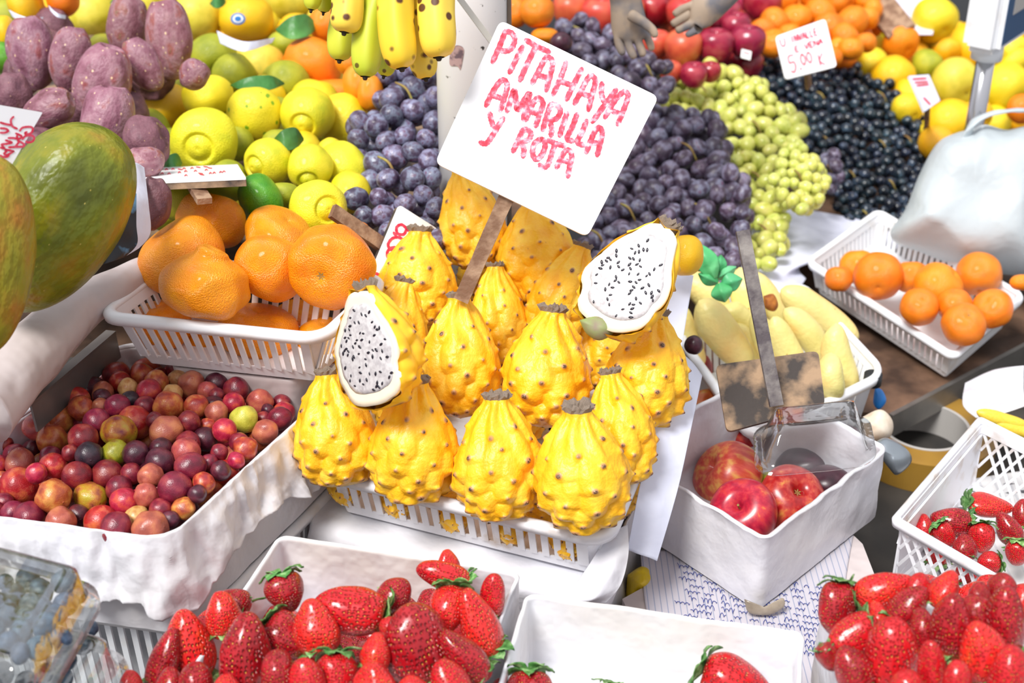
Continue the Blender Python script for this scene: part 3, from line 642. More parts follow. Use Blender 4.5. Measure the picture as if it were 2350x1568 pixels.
PB = [pitabody(s) for s in (1, 2, 3, 4, 5)]
def scarring(seed):
    V = []; n = 30; R_ = random.Random(seed)
    pr = [(.27, -.1), (.33, .0), (.36, .1), (.30, .16), (.22, .10), (.16, -.04), (.05, -.1)]
    for k, (r, z) in enumerate(pr):
        for i in range(n):
            a = 2*PI*i/n; j = R_.uniform(.82, 1.2) if k in (2, 3, 4) else 1
            V.append((r*j*math.cos(a), r*j*math.sin(a), z*(R_.uniform(.5, 1.5) if k in (2, 3) else 1)))
    Fc = gridf(n, len(pr), True); Fc.append(tuple(len(V)-n+i for i in range(n))); return mesh('flower_scar', V, Fc, M['calyxdry'], False)
SCAR = [scarring(i) for i in range(3)]
DP = {}
def pitahaya(i, x, y, w_, h, d0, label, ang=90, el=0, k=.8, spin=None):
    """centre px, body width px, height px, axis angle, tilt towards the viewer"""
    a = math.radians(ang); ax, ay = math.cos(a), -math.sin(a); r = w_/2*.88
    off = h/2-r*.95
    d = settle([(x, y, r), (x-ax*off, y-ay*off, r*.8), (x+ax*off*.9, y+ay*off*.9, r*.45)], d0, k, .003)
    if d is None: d = d0; print('no room pitahaya', label)
    R = w_/2*d/F/1.13; sz = (h/2*d/F)/1.44/math.cos(math.radians(el))
    sp = rnd.uniform(0, 6.28) if spin is None else spin
    t = thing('pitahaya', label, 'dragon fruit', frame(P(x, y, d), cdir(ang, el), sp), 'yellow pitahayas piled in the front basket')
    ob('body', PB[i % 5], t, Matrix.Diagonal((R, R, sz, 1))); ob('flower_scar', SCAR[i % 3], t, Matrix.Translation((.05*math.sin(3+(i % 5)+1)*R, 0, 1.42*sz)) @ Matrix.Diagonal((R, R, R, 1)))
    return d
D = 1.2
pitahaya(0, 1335, 1078, 222, 280, 1.165, 'plump pitahaya at the front right corner of the basket, dark hollow neck', 93, 14)
pitahaya(1, 1143, 1055, 205, 285, 1.195, 'pitahaya second from right in the front row, blackened ragged neck', 92, 6)
pitahaya(2, 952, 1016, 203, 285, 1.215, 'round-bellied pitahaya third from right in the front row, ring-shaped pale scar', 88, 8)
pitahaya(3, 767, 988, 190, 265, 1.235, 'pitahaya at the left end of the front row, below the left cut half', 95, 4)
pitahaya(4, 1420, 985, 165, 262, 1.23, 'orange-tinged narrow pitahaya behind the front right corner one', 100, 2)
pitahaya(3, 1055, 822, 182, 280, 1.285, 'smooth teardrop pitahaya in the second row where the sign stick enters', 90, 2, spin=1.2)
pitahaya(1, 1257, 848, 205, 270, 1.27, 'pitahaya in the second row right of centre, with a dark bruise', 84, 4)
pitahaya(0, 1488, 855, 192, 268, 1.27, 'pitahaya at the right end of the second row beside white paper', 84, 0)
pitahaya(2, 910, 770, 160, 250, 1.34, 'pitahaya standing directly behind the left cut half', 80, 0)
pitahaya(4, 1144, 728, 135, 235, 1.37, 'half-hidden pitahaya just right of the sign stick, in deep shade', 92, 0)
pitahaya(2, 962, 640, 178, 220, 1.37, 'pitahaya with a wide cut neck in front of the small tilted price sign', 88, 2)
pitahaya(0, 1292, 680, 148, 245, 1.37, 'long-necked pitahaya leaning right below the tip of the big sign', 70, 0)
pitahaya(3, 1080, 505, 150, 235, 1.42, 'brown-blotched pitahaya at the top left of the pile behind the big sign', 100, 0)
pitahaya(4, 1228, 580, 180, 245, 1.40, 'upper pitahaya with crowded small knobs, touching the big sign at right', 92, 0)
for j, (x, y, ww, hh, d_) in enumerate([(862, 1105, 140, 140, 1.345), (1045, 1132, 140, 140, 1.315), (1248, 1150, 120, 140, 1.295), (1185, 930, 140, 190, 1.36), (1385, 800, 150, 200, 1.40), (1400, 1110, 130, 160, 1.28), (1490, 1000, 110, 130, 1.33), (1180, 960, 120, 150, 1.38), (900, 900, 130, 170, 1.34), (1010, 760, 120, 180, 1.45), (1110, 620, 120, 160, 1.5)]):
    pitahaya(j, x, y, ww, hh, d_, ['shaded pitahaya deep behind the two leftmost front ones', 'shaded pitahaya low between the second and third front ones', 'shaded pitahaya low between the two right front ones', 'dark-shaded pitahaya behind the gap of second row centre', 'shaded pitahaya behind the right cut half', 'pitahaya low at the right basket rim', 'small pitahaya end peeking above the right rim', 'deep shaded pitahaya low in the centre of the pile', 'deep shaded pitahaya behind the left cut half, low down', 'deep shaded pitahaya left of the sign stick', 'deep shaded pitahaya behind the stick, highest of the shaded ones'][j], 90, 0, k=.74)
for x, lb in [(790, 'left end'), (910, 'left part'), (1040, 'middle'), (1170, 'right part'), (1300, 'right end')]:  # extra small fruit, added low down to block light behind the basket slots
    y = 1078+(x-703)*.243+14
    pitahaya(2, x, y, 88, 88, dz(y, .243), 'pitahaya added on the basket floor to block light through the slots at the '+lb, 160, 0, k=.6)
# cut halves
def half(name, label, x, y, w_, h, d, ang, face_yaw, face_el, seed, spin):
    """cut pitahaya: face plane normal towards viewer"""
    t = thing(name, label, 'dragon fruit half', Matrix.Translation(P(x, y, d)))
    axis = cdir(ang, 0); B = -FW; s = axis.cross(B).normalized(); nrm_ = (B*math.cos(math.radians(face_yaw))+s*math.sin(math.radians(face_yaw))).normalized()
    s = axis.cross(nrm_).normalized()*-1; Rm = Matrix((s, nrm_, axis)).transposed().to_4x4()   # local x,y(normal),z(axis)
    R = w_/2*d/F/1.1; sz = h/2*d/F/1.44
    src = PB[seed]; bm = bmesh.new(); bm.from_mesh(src); bmesh.ops.transform(bm, matrix=Matrix.Diagonal((R, R, sz, 1)) @ Matrix.Rotation(spin, 4, 'Z'), verts=bm.verts)
    g = bmesh.ops.bisect_plane(bm, geom=bm.verts[:]+bm.edges[:]+bm.faces[:], plane_co=(0, .12*R, 0), plane_no=(0, 1, 0), clear_outer=True)
    ed = [e for e in g['geom_cut'] if isinstance(e, bmesh.types.BMEdge)]
    rim = sorted({tuple(v.co) for e in ed for v in e.verts}, key=lambda c: math.atan2(c[0], c[2]))
    m = bpy.data.meshes.new('rind'); bm.to_mesh(m); bm.free(); m.materials.append(M['pita'])
    for p_ in m.polygons: p_.use_smooth = True
    o = ob('rind', m, t, Rm)
    # rim outline by angle
    pol = []
    for i in range(72):
        a = 2*PI*i/72; best = max((math.hypot(c[0], c[2]) for c in rim if abs((math.atan2(c[0], c[2])-a+PI) % (2*PI)-PI) < .12), default=None)
        pol.append(best)
    pol = [q if q else R for q in pol]; pol = [min(sum(pol[(i+k) % 72] for k in (-2, -1, 0, 1, 2))/5, pol[i]) for i in range(72)]
    def disc(nm, mat, sc1, y0, bulge, yb, squash=1.0):
        V = []; Fc = []
        rings = 10
        for k in range(rings+1):
            f = k/rings
            for i in range(72):
                a = 2*PI*i/72; r = pol[i]*sc1*f; zz = r*math.cos(a); zz = zz*squash
                V.append((r*math.sin(a), y0+bulge*(1-f*f)*R+.012*R*nz((r*math.sin(a)*300, 0, r*math.cos(a)*300)), zz))
        Fc = [f_[::-1] for f_ in gridf(72, rings+1, True)]
        n = len(V); V += [(q[0], yb, q[2]) for q in V[-72:]]; Fc += [(n-72+i, n-72+(i+1) % 72, n+(i+1) % 72, n+i)[::-1] for i in range(72)]
        return ob(nm, mesh(nm, V, Fc, M[mat]), t, Rm)
    disc('flesh', 'flesh', .93, .12*R+.0002, .01, .02*R)
    disc('pulp', 'pulp', .78, .12*R+.0008, .05, .05*R, .93)
    sd = lathe('seed', [(0, -1), (.5, -.5), (.62, 0), (.45, .6), (0, 1)], M['seed'], 8, 7)
    n = 0; R_ = random.Random(seed+5); used = []
    while n < 66:
        a = R_.uniform(0, 2*PI); f = math.sqrt(R_.random())*.74; r = pol[int(a/2/PI*72) % 72]*f; q = (r*math.sin(a), r*math.cos(a)*.93)
        if any(math.hypot(q[0]-u[0], q[1]-u[1]) < .0027 for u in used): continue
        used.append(q); n += 1; s_ = R_.uniform(.0013, .0019)
        ob('seed', sd, t, Rm @ Matrix.Translation((q[0], .12*R+.001+.05*R*(1-(f/.8)**2), q[1])) @ Matrix.Rotation(R_.uniform(0, 6.28), 4, 'Y') @ Matrix.Diagonal((s_, s_*.7, s_*1.25, 1)))
    ob('flower_scar', SCAR[seed % 3], t, Rm @ Matrix.Translation((0, -.12*R, 1.40*sz)) @ Matrix.Diagonal((R*.9, R*.6, R, 1)))
    return t, R, sz, Rm
PL[0] = PL[0]
half('pitahaya_half', 'cut pitahaya half facing left, white flesh with black seeds, above the left front fruit', 846, 800, 228, 288, 1.16, 97, -44, 0, 2, .3)
t2, R2, sz2, Rm2 = half('pitahaya_half', 'larger cut pitahaya half with orange rind at the top right of the pile', 1452, 638, 205, 300, 1.215, 56, -22, 0, 4, 2.0)
st = pillow('green_stalk', [(1330, 735), (1375, 725), (1405, 745), (1408, 765), (1375, 782), (1345, 765)], 1.215, .008, plain('cut_green_stalk', '#8A9A5A', .6, c2='#8A7A66', scale=90), 24, 6, amp=.002, sc_=90)
ob('green_stalk', st, t2, t2.matrix_basis.inverted())
for s_ in [(858, 800, 75), (850, 870, 70), (1462, 632, 75), (1500, 570, 60), (1420, 700, 60)]: pass
# ---------------------------------------------------------------- single fruit helpers
def fruit(key, name, x, y, rx, ry, d0, ang=90, el=0, cat='fruit', group=None, label=None, k=.93, spin=None, force=None, lenmul=1.0, parts=None, step=.004):
    """rx,ry: outline half width/height (ry along the axis)"""
    a = math.radians(ang); ax, ay = math.cos(a), -math.sin(a)
    if ry > rx*1.15: off = ry-rx; sph = [(x, y, rx*.97), (x+ax*off, y+ay*off, rx*.75), (x-ax*off, y-ay*off, rx*.75)]
    else: sph = [(x, y, (rx+ry)/2)]
    d = force if force else settle(sph, d0, k, step)
    if d is None: return None
    if force: PL[0] = np.vstack([PL[0], np.array([(*P(x_, y_, d), r_*d/F) for x_, y_, r_ in sph])])
    sxy = rx*d/F; sz = ry*d/F; ms = K[key]; me = ms[rnd.randrange(len(ms))]
    mt = frame(P(x, y, d), cdir(ang, el), rnd.uniform(0, 6.28) if spin is None else spin, (sxy, sxy, sz))
    if parts:
        t = thing(name, label, cat, frame(P(x, y, d), cdir(ang, el), 0), group)
        ob('body', me, t, Matrix.Rotation(rnd.uniform(0, 6.28) if spin is None else spin, 4, 'Z') @ Matrix.Diagonal((sxy, sxy, sz, 1)))
        for pn, pk, pz, ps in parts: ob(pn, K[pk][rnd.randrange(len(K[pk]))], t, Matrix.Translation((0, 0, pz*sz)) @ Matrix.Diagonal((sxy*ps, sxy*ps, sxy*ps, 1)))
        o = t
    else:
        o = ob(name, me, None, mt); tag(o, label, cat, group)
    o['_d'] = d; return o
def linear(y0, d0, s): return lambda x, y: d0+(y0-y)*s
def pile(key, name, kind, where, items, base, cat, group, parts=None, k=.93, look=None, el=lambda: rnd.uniform(-20, 60), order=None, **kw):
    """items: (x, y, rx, ry, look, key?, ang?, el?)"""
    out = []
    items = sorted(items, key=lambda i: -(i[1]+i[3])) if order is None else items
    for it in items:
        x, y, rx, ry, lk = it[:5]; ky = it[5] if len(it) > 5 and it[5] else key; an = it[6] if len(it) > 6 and it[6] is not None else rnd.uniform(0, 360); e = it[7] if len(it) > 7 and it[7] is not None else el()
        o = fruit(ky, name, x, y, rx, ry, base(x, y), an, e, cat, group, 'x', k, parts=parts, **kw)
        if o: out.append((o, lk, x, y))
        else: print('dropped', name, x, y)
    if kind: autolabel(out, kind, where)
    return out
def filler(key, name, label, pg, r, base, n, cat, group, deep=.0, k=.85, lim=25, keys=None, parts=None, md=1.1, ratio=1.0):
    xs = [p[0] for p in pg]; ys = [p[1] for p in pg]; c = []; out = []; tries = 0
    while len(c) < n and tries < n*30:
        tries += 1; x, y = rnd.uniform(min(xs), max(xs)), rnd.uniform(min(ys), max(ys))
        if inpoly(x, y, pg) and all((x-a)**2+(y-b)**2 > (md*r)**2 for a, b in c): c.append((x, y))
    for x, y in sorted(c, key=lambda q: -q[1]):
        rr = r*rnd.uniform(.88, 1.1); d = settle([(x, y, rr)], base(x, y)+deep, k, .004, lim)
        if d is None: continue
        ky = rnd.choice(keys) if keys else key; R = rr*d/F
        o = ob(name, rnd.choice(K[ky]), None, frame(P(x, y, d), Vector((rnd.gauss(0, 1), rnd.gauss(0, 1), rnd.gauss(0, 1))), 0, (R, R, R*ratio))); tag(o, label, cat, group); out.append(o)
    return out
# ---------------------------------------------------------------- mandarins in their basket
md = linear(650, 1.262, -.0007)
mb = lambda x, y: 1.27+(650-y)*.0010
def fL(key, name, x, y, rx, ry, d, ang, el, cat, grp, label, parts=None, k=.93): 
    o = fruit(key, name, x, y, rx, ry, d, ang, el, cat, grp, label, k, parts=parts)
    if o is None: print('dropped', label)
    return o
G = 'large mandarins heaped in the white slotted basket'
bt = [('stem_button', 'button', .68, .13)]
fL('navel_mandarin', 'mandarin', 470, 655, 100, 86, 1.25, 74, 12, 'mandarin', G, 'front mandarin with a knobbly raised neck, lowest of the heap')
fL('mandarin', 'mandarin', 762, 612, 98, 94, 1.28, 235, 62, 'mandarin', G, 'mandarin right of the heap, with a dimple facing the viewer', bt)
fL('mandarin', 'mandarin', 415, 588, 100, 90, 1.33, 120, 20, 'mandarin', G, 'mandarin at the left of the heap, behind the knobbly one')
fL('mandarin', 'mandarin', 622, 612, 84, 86, 1.31, 70, 10, 'mandarin', G, 'mandarin in the middle of the heap with a bright glossy highlight')
fL('mandarin', 'mandarin', 643, 545, 84, 66, 1.38, 60, 25, 'mandarin', G, 'rearmost mandarin of the heap, above the middle one', bt)
fL('mandarin', 'mandarin', 486, 505, 77, 75, 1.42, 80, 0, 'mandarin', G, 'deep orange mandarin at the top of the heap, below the sign stick')
fL('mandarin', 'mandarin', 590, 758, 92, 66, 1.33, 80, 20, 'mandarin', G, 'mandarin low in the basket behind the front rim, centre')
fL('mandarin', 'mandarin', 372, 745, 66, 66, 1.33, 100, 30, 'mandarin', G, 'mandarin low in the left front corner of the basket')
fL('mandarin', 'mandarin', 686, 745, 66, 60, 1.34, 90, 30, 'mandarin', G, 'mandarin low in the basket below the dimpled one')
fL('mandarin', 'mandarin', 745, 782, 62, 60, 1.34, 90, 30, 'mandarin', G, 'mandarin low in the basket, next to the left cut pitahaya half')
fL('mandarin', 'mandarin', 480, 795, 70, 60, 1.33, 90, 30, 'mandarin', G, 'mandarin seen mainly through the basket slots, left of centre')
fL('mandarin', 'mandarin', 800, 545, 50, 45, 1.42, 90, 30, 'mandarin', G, 'small mandarin edge peeking out behind the dimpled one')
# ---------------------------------------------------------------- small plums (crop coordinates: x/3.357, 780+y/3.357)
PD_ = """1160 1455 137 p;900 1455 128 m;780 1400 132 r;470 1400 115 p;1345 1145 134 m;230 1365 122 m;145 1130 147 r;415 1210 137 o;695 1220 125 g;960 1250 114 r;100 1335 97 m;
1415 1300 88 o;1310 1385 70 d;1240 1310 92 m;1060 1380 100 t;600 1350 85 d;1130 1200 100 p;920 1150 102 m;590 1050 119 m;825 1040 119 m;415 975 106 r;1465 980 119 m;1160 1050 96 p;1015 1035 90 m;280 1030 84 r;
150 950 112 p;20 1070 62 o;1570 1110 92 o;1520 1190 75 d;1700 1010 82 d;1610 950 72 m;1820 930 66 r;685 890 106 D;890 870 102 Y;1050 880 106 d;1235 940 110 d;1240 840 92 d;1430 870 112 p;120 890 92 m;250 850 82 d;390 900 84 m;540 870 64 m;0 960 72 r;
405 770 120 o;640 760 117 m;910 710 129 g;1280 705 124 p;1890 840 97 o;1690 870 70 m;1840 790 80 m;1450 800 98 m;1580 765 98 d;2045 705 98 p;1730 700 96 r;1455 635 92 m;1880 610 107 y;280 680 104 p;130 760 97 m;20 800 84 m;455 620 113 o;745 635 108 m;1040 640 132 r;
1190 620 66 m;1600 660 62 o;2030 610 60 m;1670 565 90 p;2155 605 92 m;2190 560 84 r;1295 510 117 o;1510 520 97 o;625 530 101 o;590 470 107 r;400 500 93 r;770 510 66 p;905 515 101 m;1000 470 78 D;1120 520 88 m;2000 480 107 p;1800 490 88 r;2170 490 72 m;2275 405 96 m;1150 400 99 r;785 450 78 d;
1330 420 78 t;1600 400 80 p;1670 430 62 m;1470 345 107 p;2125 370 88 r;1820 385 101 m;1670 335 93 d;985 375 77 t;790 410 82 p;728 375 92 d;925 325 84 r;1370 305 78 t;1330 270 80 r;1200 330 96 o;1400 235 120 m;1105 285 97 o;898 272 107 m;1230 270 60 m;30 1250 74 m;-60 1150 90 r;-50 1330 90 m;2060 540 50 d"""
nm_ = {'m': 'maroon', 'r': 'crimson red', 'p': 'soft salmon-brown', 'o': 'orange-blotched red', 't': 'tan wrinkled', 'd': 'dark purple', 'D': 'nearly black', 'y': 'yellow-green', 'g': 'greenish-orange blotched', 'Y': 'olive green'}
its = []
for s_ in PD_.replace('\n', '').split(';'):
    a, b, c, e = s_.split(); its.append((int(a)/3.357, 780+int(b)/3.357, int(c)/3.357, int(c)/3.357*rnd.uniform(.95, 1.08), nm_[e], 'plum_'+e))
hill = lambda x, y: .298+.032*max(0, 1-((x-340)/420)**2-((y-1030)/260)**2)
pb = lambda x, y: dz(y, hill(x, y))
pile('plum_m', 'plum', 'plum', 'the lined tray', its, pb, 'plum', 'small plums heaped in the plastic-lined tray', k=.86)
pg = [(0, 1000), (120, 920), (240, 845), (430, 835), (690, 880), (660, 950), (380, 1225), (0, 1185)]
filler('plum_m', 'plum', 'shaded plum in the lower layers of the lined tray, glimpsed between others', pg, 33, lambda x, y: pb(x, y)+.015, 110, 'plum', 'shaded plums low in the lined tray', k=.8, lim=14, keys=['plum_m', 'plum_d', 'plum_r', 'plum_p', 'plum_o'], md=.95)
# ---------------------------------------------------------------- prickly pears
G = 'purple prickly pears piled at upper left'
tp = [('dried_scar', 'crater', .86, 1.0)]
for x, y, rx, ry, an, key, lb in [
    (246, 288, 62, 92, 78, 'tuna', 'large prickly pear just above the papaya, with knobbly pale top'), (234, 190, 66, 84, 70, 'tuna', 'pinkish prickly pear in the centre of the pile'), (112, 250, 44, 62, 20, 'tuna', 'prickly pear lying sideways above the papaya price sign'),
    (163, 140, 50, 75, 82, 'tuna', 'narrow prickly pear between the leftmost and the central one'), (73, 122, 55, 84, 96, 'tuna', 'brownish prickly pear standing at the left of the pile'), (30, 220, 44, 52, 90, 'tunad', 'dark prickly pear at the left picture edge'),
    (330, 150, 40, 62, 115, 'tuna', 'slim prickly pear with a pink crumpled top, behind the central one'), (388, 92, 53, 92, 97, 'tuna', 'tallest prickly pear, greyish pink, standing at the right of the pile'), (292, 66, 47, 74, 84, 'tuna', 'prickly pear at the top of the pile, behind the tallest one'),
    (445, 172, 34, 36, 60, 'tuna', 'small grey prickly pear end behind the tangerine-yellow citrus'), (330, 375, 48, 36, 90, 'tuna', 'prickly pear end showing above the torn white paper'), (335, 325, 62, 48, 20, 'tunad', 'dark prickly pear in the shade under the lemons'), (352, 470, 40, 60, 80, 'tunad', 'very dark prickly pear beside the torn paper')]:
    fL(key, 'prickly_pear', x, y, rx, ry, 1.40+(380-y)*.0011, an, 12, 'prickly pear', G, lb, tp, .9)
filler('tunad', 'prickly_pear', 'prickly pear buried in the dark under the pile at upper left', [(0, 60), (300, 40), (440, 120), (420, 180), (300, 420), (60, 330), (0, 240)], 48, lambda x, y: 1.5+(380-y)*.0011, 12, 'prickly pear', 'buried prickly pears at upper left', lim=40)
# ---------------------------------------------------------------- sweet limes and lemons
G = 'sweet limes and lemons piled behind the mandarins'
lb_ = lambda x, y: 1.47+(450-y)*.0012
for x, y, rx, ry, key, an, el, lb in [
    (729, 480, 68, 60, 'lime', 350, 55, 'greenish sweet lime with ringed nipple right above the mandarins'), (597, 462, 64, 52, 'green', 200, 20, 'deep green lime behind the mandarin heap'), (712, 384, 52, 58, 'lime', 270, 45, 'sweet lime with a green ringed tip facing downward'), (788, 385, 55, 68, 'lime', 300, 20, 'sweet lime partly hidden by purple grapes'),
    (468, 325, 79, 66, 'lime', 265, 66, 'big flat sweet lime with a ring around its tip, above the tilted sign'), (615, 373, 57, 54, 'lime', 210, 50, 'sweet lime with a dark ringed tip, right of the tilted sign'), (650, 450, 42, 34, 'olive', 90, 0, 'small yellow-green lime behind the deep green one'), (705, 262, 62, 68, 'lime', 262, 55, 'bright yellow sweet lime with a nipple, centre right of the pile'),
    (790, 277, 64, 60, 'lemon', 200, 30, 'bright lemon leaning against the purple grapes'), (585, 260, 63, 66, 'limespot', 90, 20, 'yellow lime with green spots'), (373, 246, 66, 60, 'amber', 100, 10, 'orange-yellow citrus beside the prickly pears'), (476, 222, 60, 54, 'yellow', 100, 10, 'yellow citrus behind the orange-yellow one'),
    (415, 462, 55, 50, 'olive', 90, 10, 'olive-green lime in the shade under the tilted sign'), (520, 425, 50, 40, 'olive', 90, 10, 'yellow-green lime directly under the tilted sign'), (640, 330, 40, 36, 'olive', 90, 10, 'dark green lime in the gap between two yellow ones'), (540, 330, 44, 44, 'olive', 90, 0, 'dark lime hidden behind the big ringed sweet lime'), (760, 345, 30, 30, 'lemon', 260, 30, 'small lemon tip pointing down between two sweet limes'), (560, 120, 0, 0, '', 0, 0, '')][:-1]:
    fL(key, 'lime', x, y, rx, ry, lb_(x, y), an, el, 'lime', G, lb, None, .9)
filler('olive', 'lime', 'shaded lime buried between the others behind the mandarins', [(330, 210), (560, 160), (830, 240), (800, 470), (640, 520), (400, 520), (330, 400)], 52, lambda x, y: lb_(x, y)+.06, 26, 'lime', 'buried limes behind the mandarins', keys=['olive', 'olive', 'yellow'], lim=40)
# ---------------------------------------------------------------- upper left: quinces, yellow fruit, oranges
G = 'yellow-green round fruit in the upper left'
qb = lambda x, y: 1.86+(150-y)*.0022
for x, y, rx, ry, key, an, el, lb in [
    (565, 42, 64, 56, 'amber', 90, 10, 'pale orange-yellow fruit with a round blue and white sticker'), (488, 133, 55, 55, 'olive', 300, 40, 'green fruit with a deep dimple, behind the tallest prickly pear'), (597, 152, 57, 54, 'quince', 110, 10, 'dull yellow fruit with a brown mark, left of the big orange'), (208, 32, 58, 52, 'quince', 90, 10, 'large round yellow fruit above the narrow prickly pear'),
    (450, 38, 56, 56, 'quince', 90, 10, 'yellow-green fruit at the top edge behind the tallest prickly pear'), (318, 18, 52, 46, 'quince', 90, 10, 'yellow fruit at the top edge above the prickly pears'), (665, -8, 62, 54, 'quince', 90, 10, 'yellow fruit cut off by the top edge, left of the bananas'), (238, 105, 34, 30, 'olive', 90, 10, 'green-yellow fruit glimpsed between prickly pears'),
    (660, 100, 46, 34, 'olive', 90, 10, 'shaded olive fruit under the dark green leaf'), (596, 60, 46, 50, 'yellow', 90, 10, 'yellow fruit hidden behind the stickered one'), (380, -8, 40, 30, 'quince', 90, 0, 'yellow fruit just entering at the top edge')]:
    o = fL(key, 'round_yellow_fruit', x, y, rx, ry, qb(x, y), an, el, 'fruit', G, lb, [('stem_button', 'button', .74, .1)], .9)
    if x == 565:
        from mathutils.bvhtree import BVHTree
        bd = [c for c in o.children if c.name.startswith('body')][0]; mw = o.matrix_basis @ bd.matrix_basis
        tr_ = BVHTree.FromPolygons([mw @ v.co for v in bd.data.vertices], [tuple(p.vertices) for p in bd.data.polygons])
        for nm2, r0, mt_, off in (('sticker', 17, 'blue', .0006), ('sticker', 12, 'board', .0009), ('sticker', 8, 'blue', .0012)):
            V = []; n = 24
            for kx in range(4):
                for i in range(n):
                    an_ = 2*PI*i/n; r = (P(546+r0*kx/3*math.cos(an_), 43+r0*.8*kx/3*math.sin(an_), 1)-CAM).normalized(); h_ = tr_.ray_cast(CAM, r)[0]
                    V.append(h_-r*off)
            me_ = mesh('sticker', V, gridf(n, 4, True), M[mt_]); me_.transform(o.matrix_basis.inverted()); ob(nm2, me_, o)
G = 'oranges behind the bananas at upper left'
for x, y, rx, ry, an, el, lb in [(716, 150, 67, 60, 250, 30, 'big orange left of the hanging bananas'), (748, 55, 40, 42, 90, 0, 'orange half hidden behind the left bananas'), (766, 214, 62, 36, 90, 10, 'orange low between the big one and the lemons'), (820, 190, 34, 46, 90, 0, 'orange just under the banana tips'), (850, 212, 30, 44, 90, 0, 'orange touching the upper purple grapes'), (800, 140, 30, 34, 90, 0, 'dark orange glimpsed between banana tips'), (905, 60, 60, 60, 90, 0, 'orange hidden behind the banana bunch')]:
    fL('orange', 'orange', x, y, rx, ry, 1.74+(200-y)*.0012, an, el, 'orange', G, lb, [('stem_button', 'button', .8, .12)] if x == 716 else None, .88)
G = 'mangoes at the top left edge'
for x, y, rx, ry, lb in [(60, 8, 62, 40, 'orange-yellow mango on white paper at the top left'), (145, -4, 42, 40, 'reddish orange mango at the top left beside the yellow fruit'), (15, 75, 40, 24, 'yellow-brown mango at the left edge behind prickly pears'), (95, 62, 60, 26, 'shaded red mango beneath the paper at top left'), (0, 132, 36, 48, 'light green mango at the left edge')]:
    o = fL('orange' if x > 90 and x < 150 else ('green' if y > 100 else 'amber'), 'mango', x, y, rx, ry, 1.78+(60-y)*.001, 10, 0, 'mango', G, lb, None, .88)
filler('quince', 'round_yellow_fruit', 'shaded fruit filling gaps in the upper left pile', [(0, -20), (860, -20), (860, 210), (440, 200), (400, 20), (0, 60)], 55, lambda x, y: 1.98+(150-y)*.0022, 30, 'fruit', 'shaded fruit at upper left', keys=['quince', 'olive', 'amber'], lim=50)
# ---------------------------------------------------------------- papayas
G = 'papayas at the left'
fruit('papaya', 'papaya', 128, 500, 150, 242, 1.13, 56, 10, 'papaya', G, 'big green papaya whose right side faces the mandarins', force=1.16, spin=1.0)
fruit('papaya2', 'papaya', -40, 585, 112, 232, 1.0, 84, 8, 'papaya', G, 'yellower papaya cut off by the left edge', force=1.04, spin=2.0)
# ---------------------------------------------------------------- apples, long yellow fruit, oranges
G = 'apples in the plastic-wrapped tray'
ab = [('stem', 'stalk', .52, .45)]
cr_ = [('calyx', 'button', .60, .13)]
for x, y, rx, ry, key, an, el, lb, pt in [
    (1708, 1182, 80, 70, 'apple', 130, 48, 'red apple nearest the front corner of the tray, stalk end to the left', ab), (1815, 1150, 80, 70, 'apple', 70, 55, 'glossy crimson apple front right in the tray, blossom end up', cr_), (1672, 1092, 82, 72, 'applel', 150, 20, 'large striped orange-red apple on the left of the tray', None), (1772, 1120, 40, 40, 'olive', 90, 10, 'yellowish apple glimpsed under the striped one', None),
    (1728, 1020, 56, 36, 'apple', 330, 60, 'red apple behind the striped one, beside the clear container', cr_), (1622, 965, 62, 78, 'applep', 80, 45, 'big mottled red and yellow apple under the dark wooden board', ab), (1600, 850, 36, 60, 'darkapple', 90, 20, 'dark red apple between the white paper and the wooden board', None),
    (1895, 1112, 60, 44, 'darkplum', 90, 0, 'dark purple plum under the clear container, right', None), (1850, 1070, 70, 46, 'darkplum', 90, 0, 'dark purple plum under the clear container, centre', None)]:
    fL(key, 'apple' if 'plum' not in key else 'purple_plum', x, y, rx, ry, 1.36+(1150-y)*.0011, an, el, 'apple' if 'plum' not in key else 'plum', G, lb, pt, .9)
fL('darkplum', 'purple_plum', 1592, 792, 22, 22, 1.47, 90, 0, 'plum', None, 'single dusky purple plum at the top right corner of white paper')
filler('darkplum', 'apple', 'shaded fruit deep in the apple tray', [(1600, 1000), (1740, 960), (1960, 1040), (1900, 1120), (1750, 1190), (1640, 1170)], 58, lambda x, y: 1.45+(1150-y)*.0011, 8, 'apple', 'shaded fruit deep in the apple tray', lim=30)
G = 'long pale yellow fruit in the basket'
for x, y, rx, ry, an, lb in [(1912, 865, 38, 58, 97, 'short pale fruit right of the wooden board, lowest in front'), (1940, 820, 42, 84, 108, 'long fruit curving down at the right end of the basket'), (1662, 768, 52, 100, 128, 'broad pale fruit at the left of the basket, in front'), (1880, 725, 46, 112, 147, 'large orange-tinted fruit lying across the top right'),
    (1850, 775, 38, 84, 128, 'pale fruit just right of the sign stick, upper'), (1810, 800, 40, 84, 118, 'pale fruit right of the stick, lower'), (1752, 790, 36, 74, 110, 'pale fruit behind the stick and the board'), (1695, 738, 36, 52, 140, 'small pale fruit between broad left one and the stick'), (1612, 690, 44, 80, 130, 'pale greenish fruit behind, beside the white paper'), (1700, 800, 40, 70, 120, 'pale fruit just above the left part of the board'),
    (1722, 690, 40, 80, 110, 'upright pale fruit behind the green leaves'), (1590, 770, 34, 74, 110, 'pale fruit wedged behind the white paper'), (1760, 690, 36, 84, 125, 'orange-tipped fruit behind the stick top')]:
    fL('tumbo', 'long_yellow_fruit', x, y, rx*1.0/.42*.95, ry, 1.54+(850-y)*.0010, an, 10, 'fruit', G, lb, None, .42)
ob_ = [(1895, 855, 0)]
G = 'oranges in the slotted basket on the table'
obd = lambda x, y: dz(y, .15)
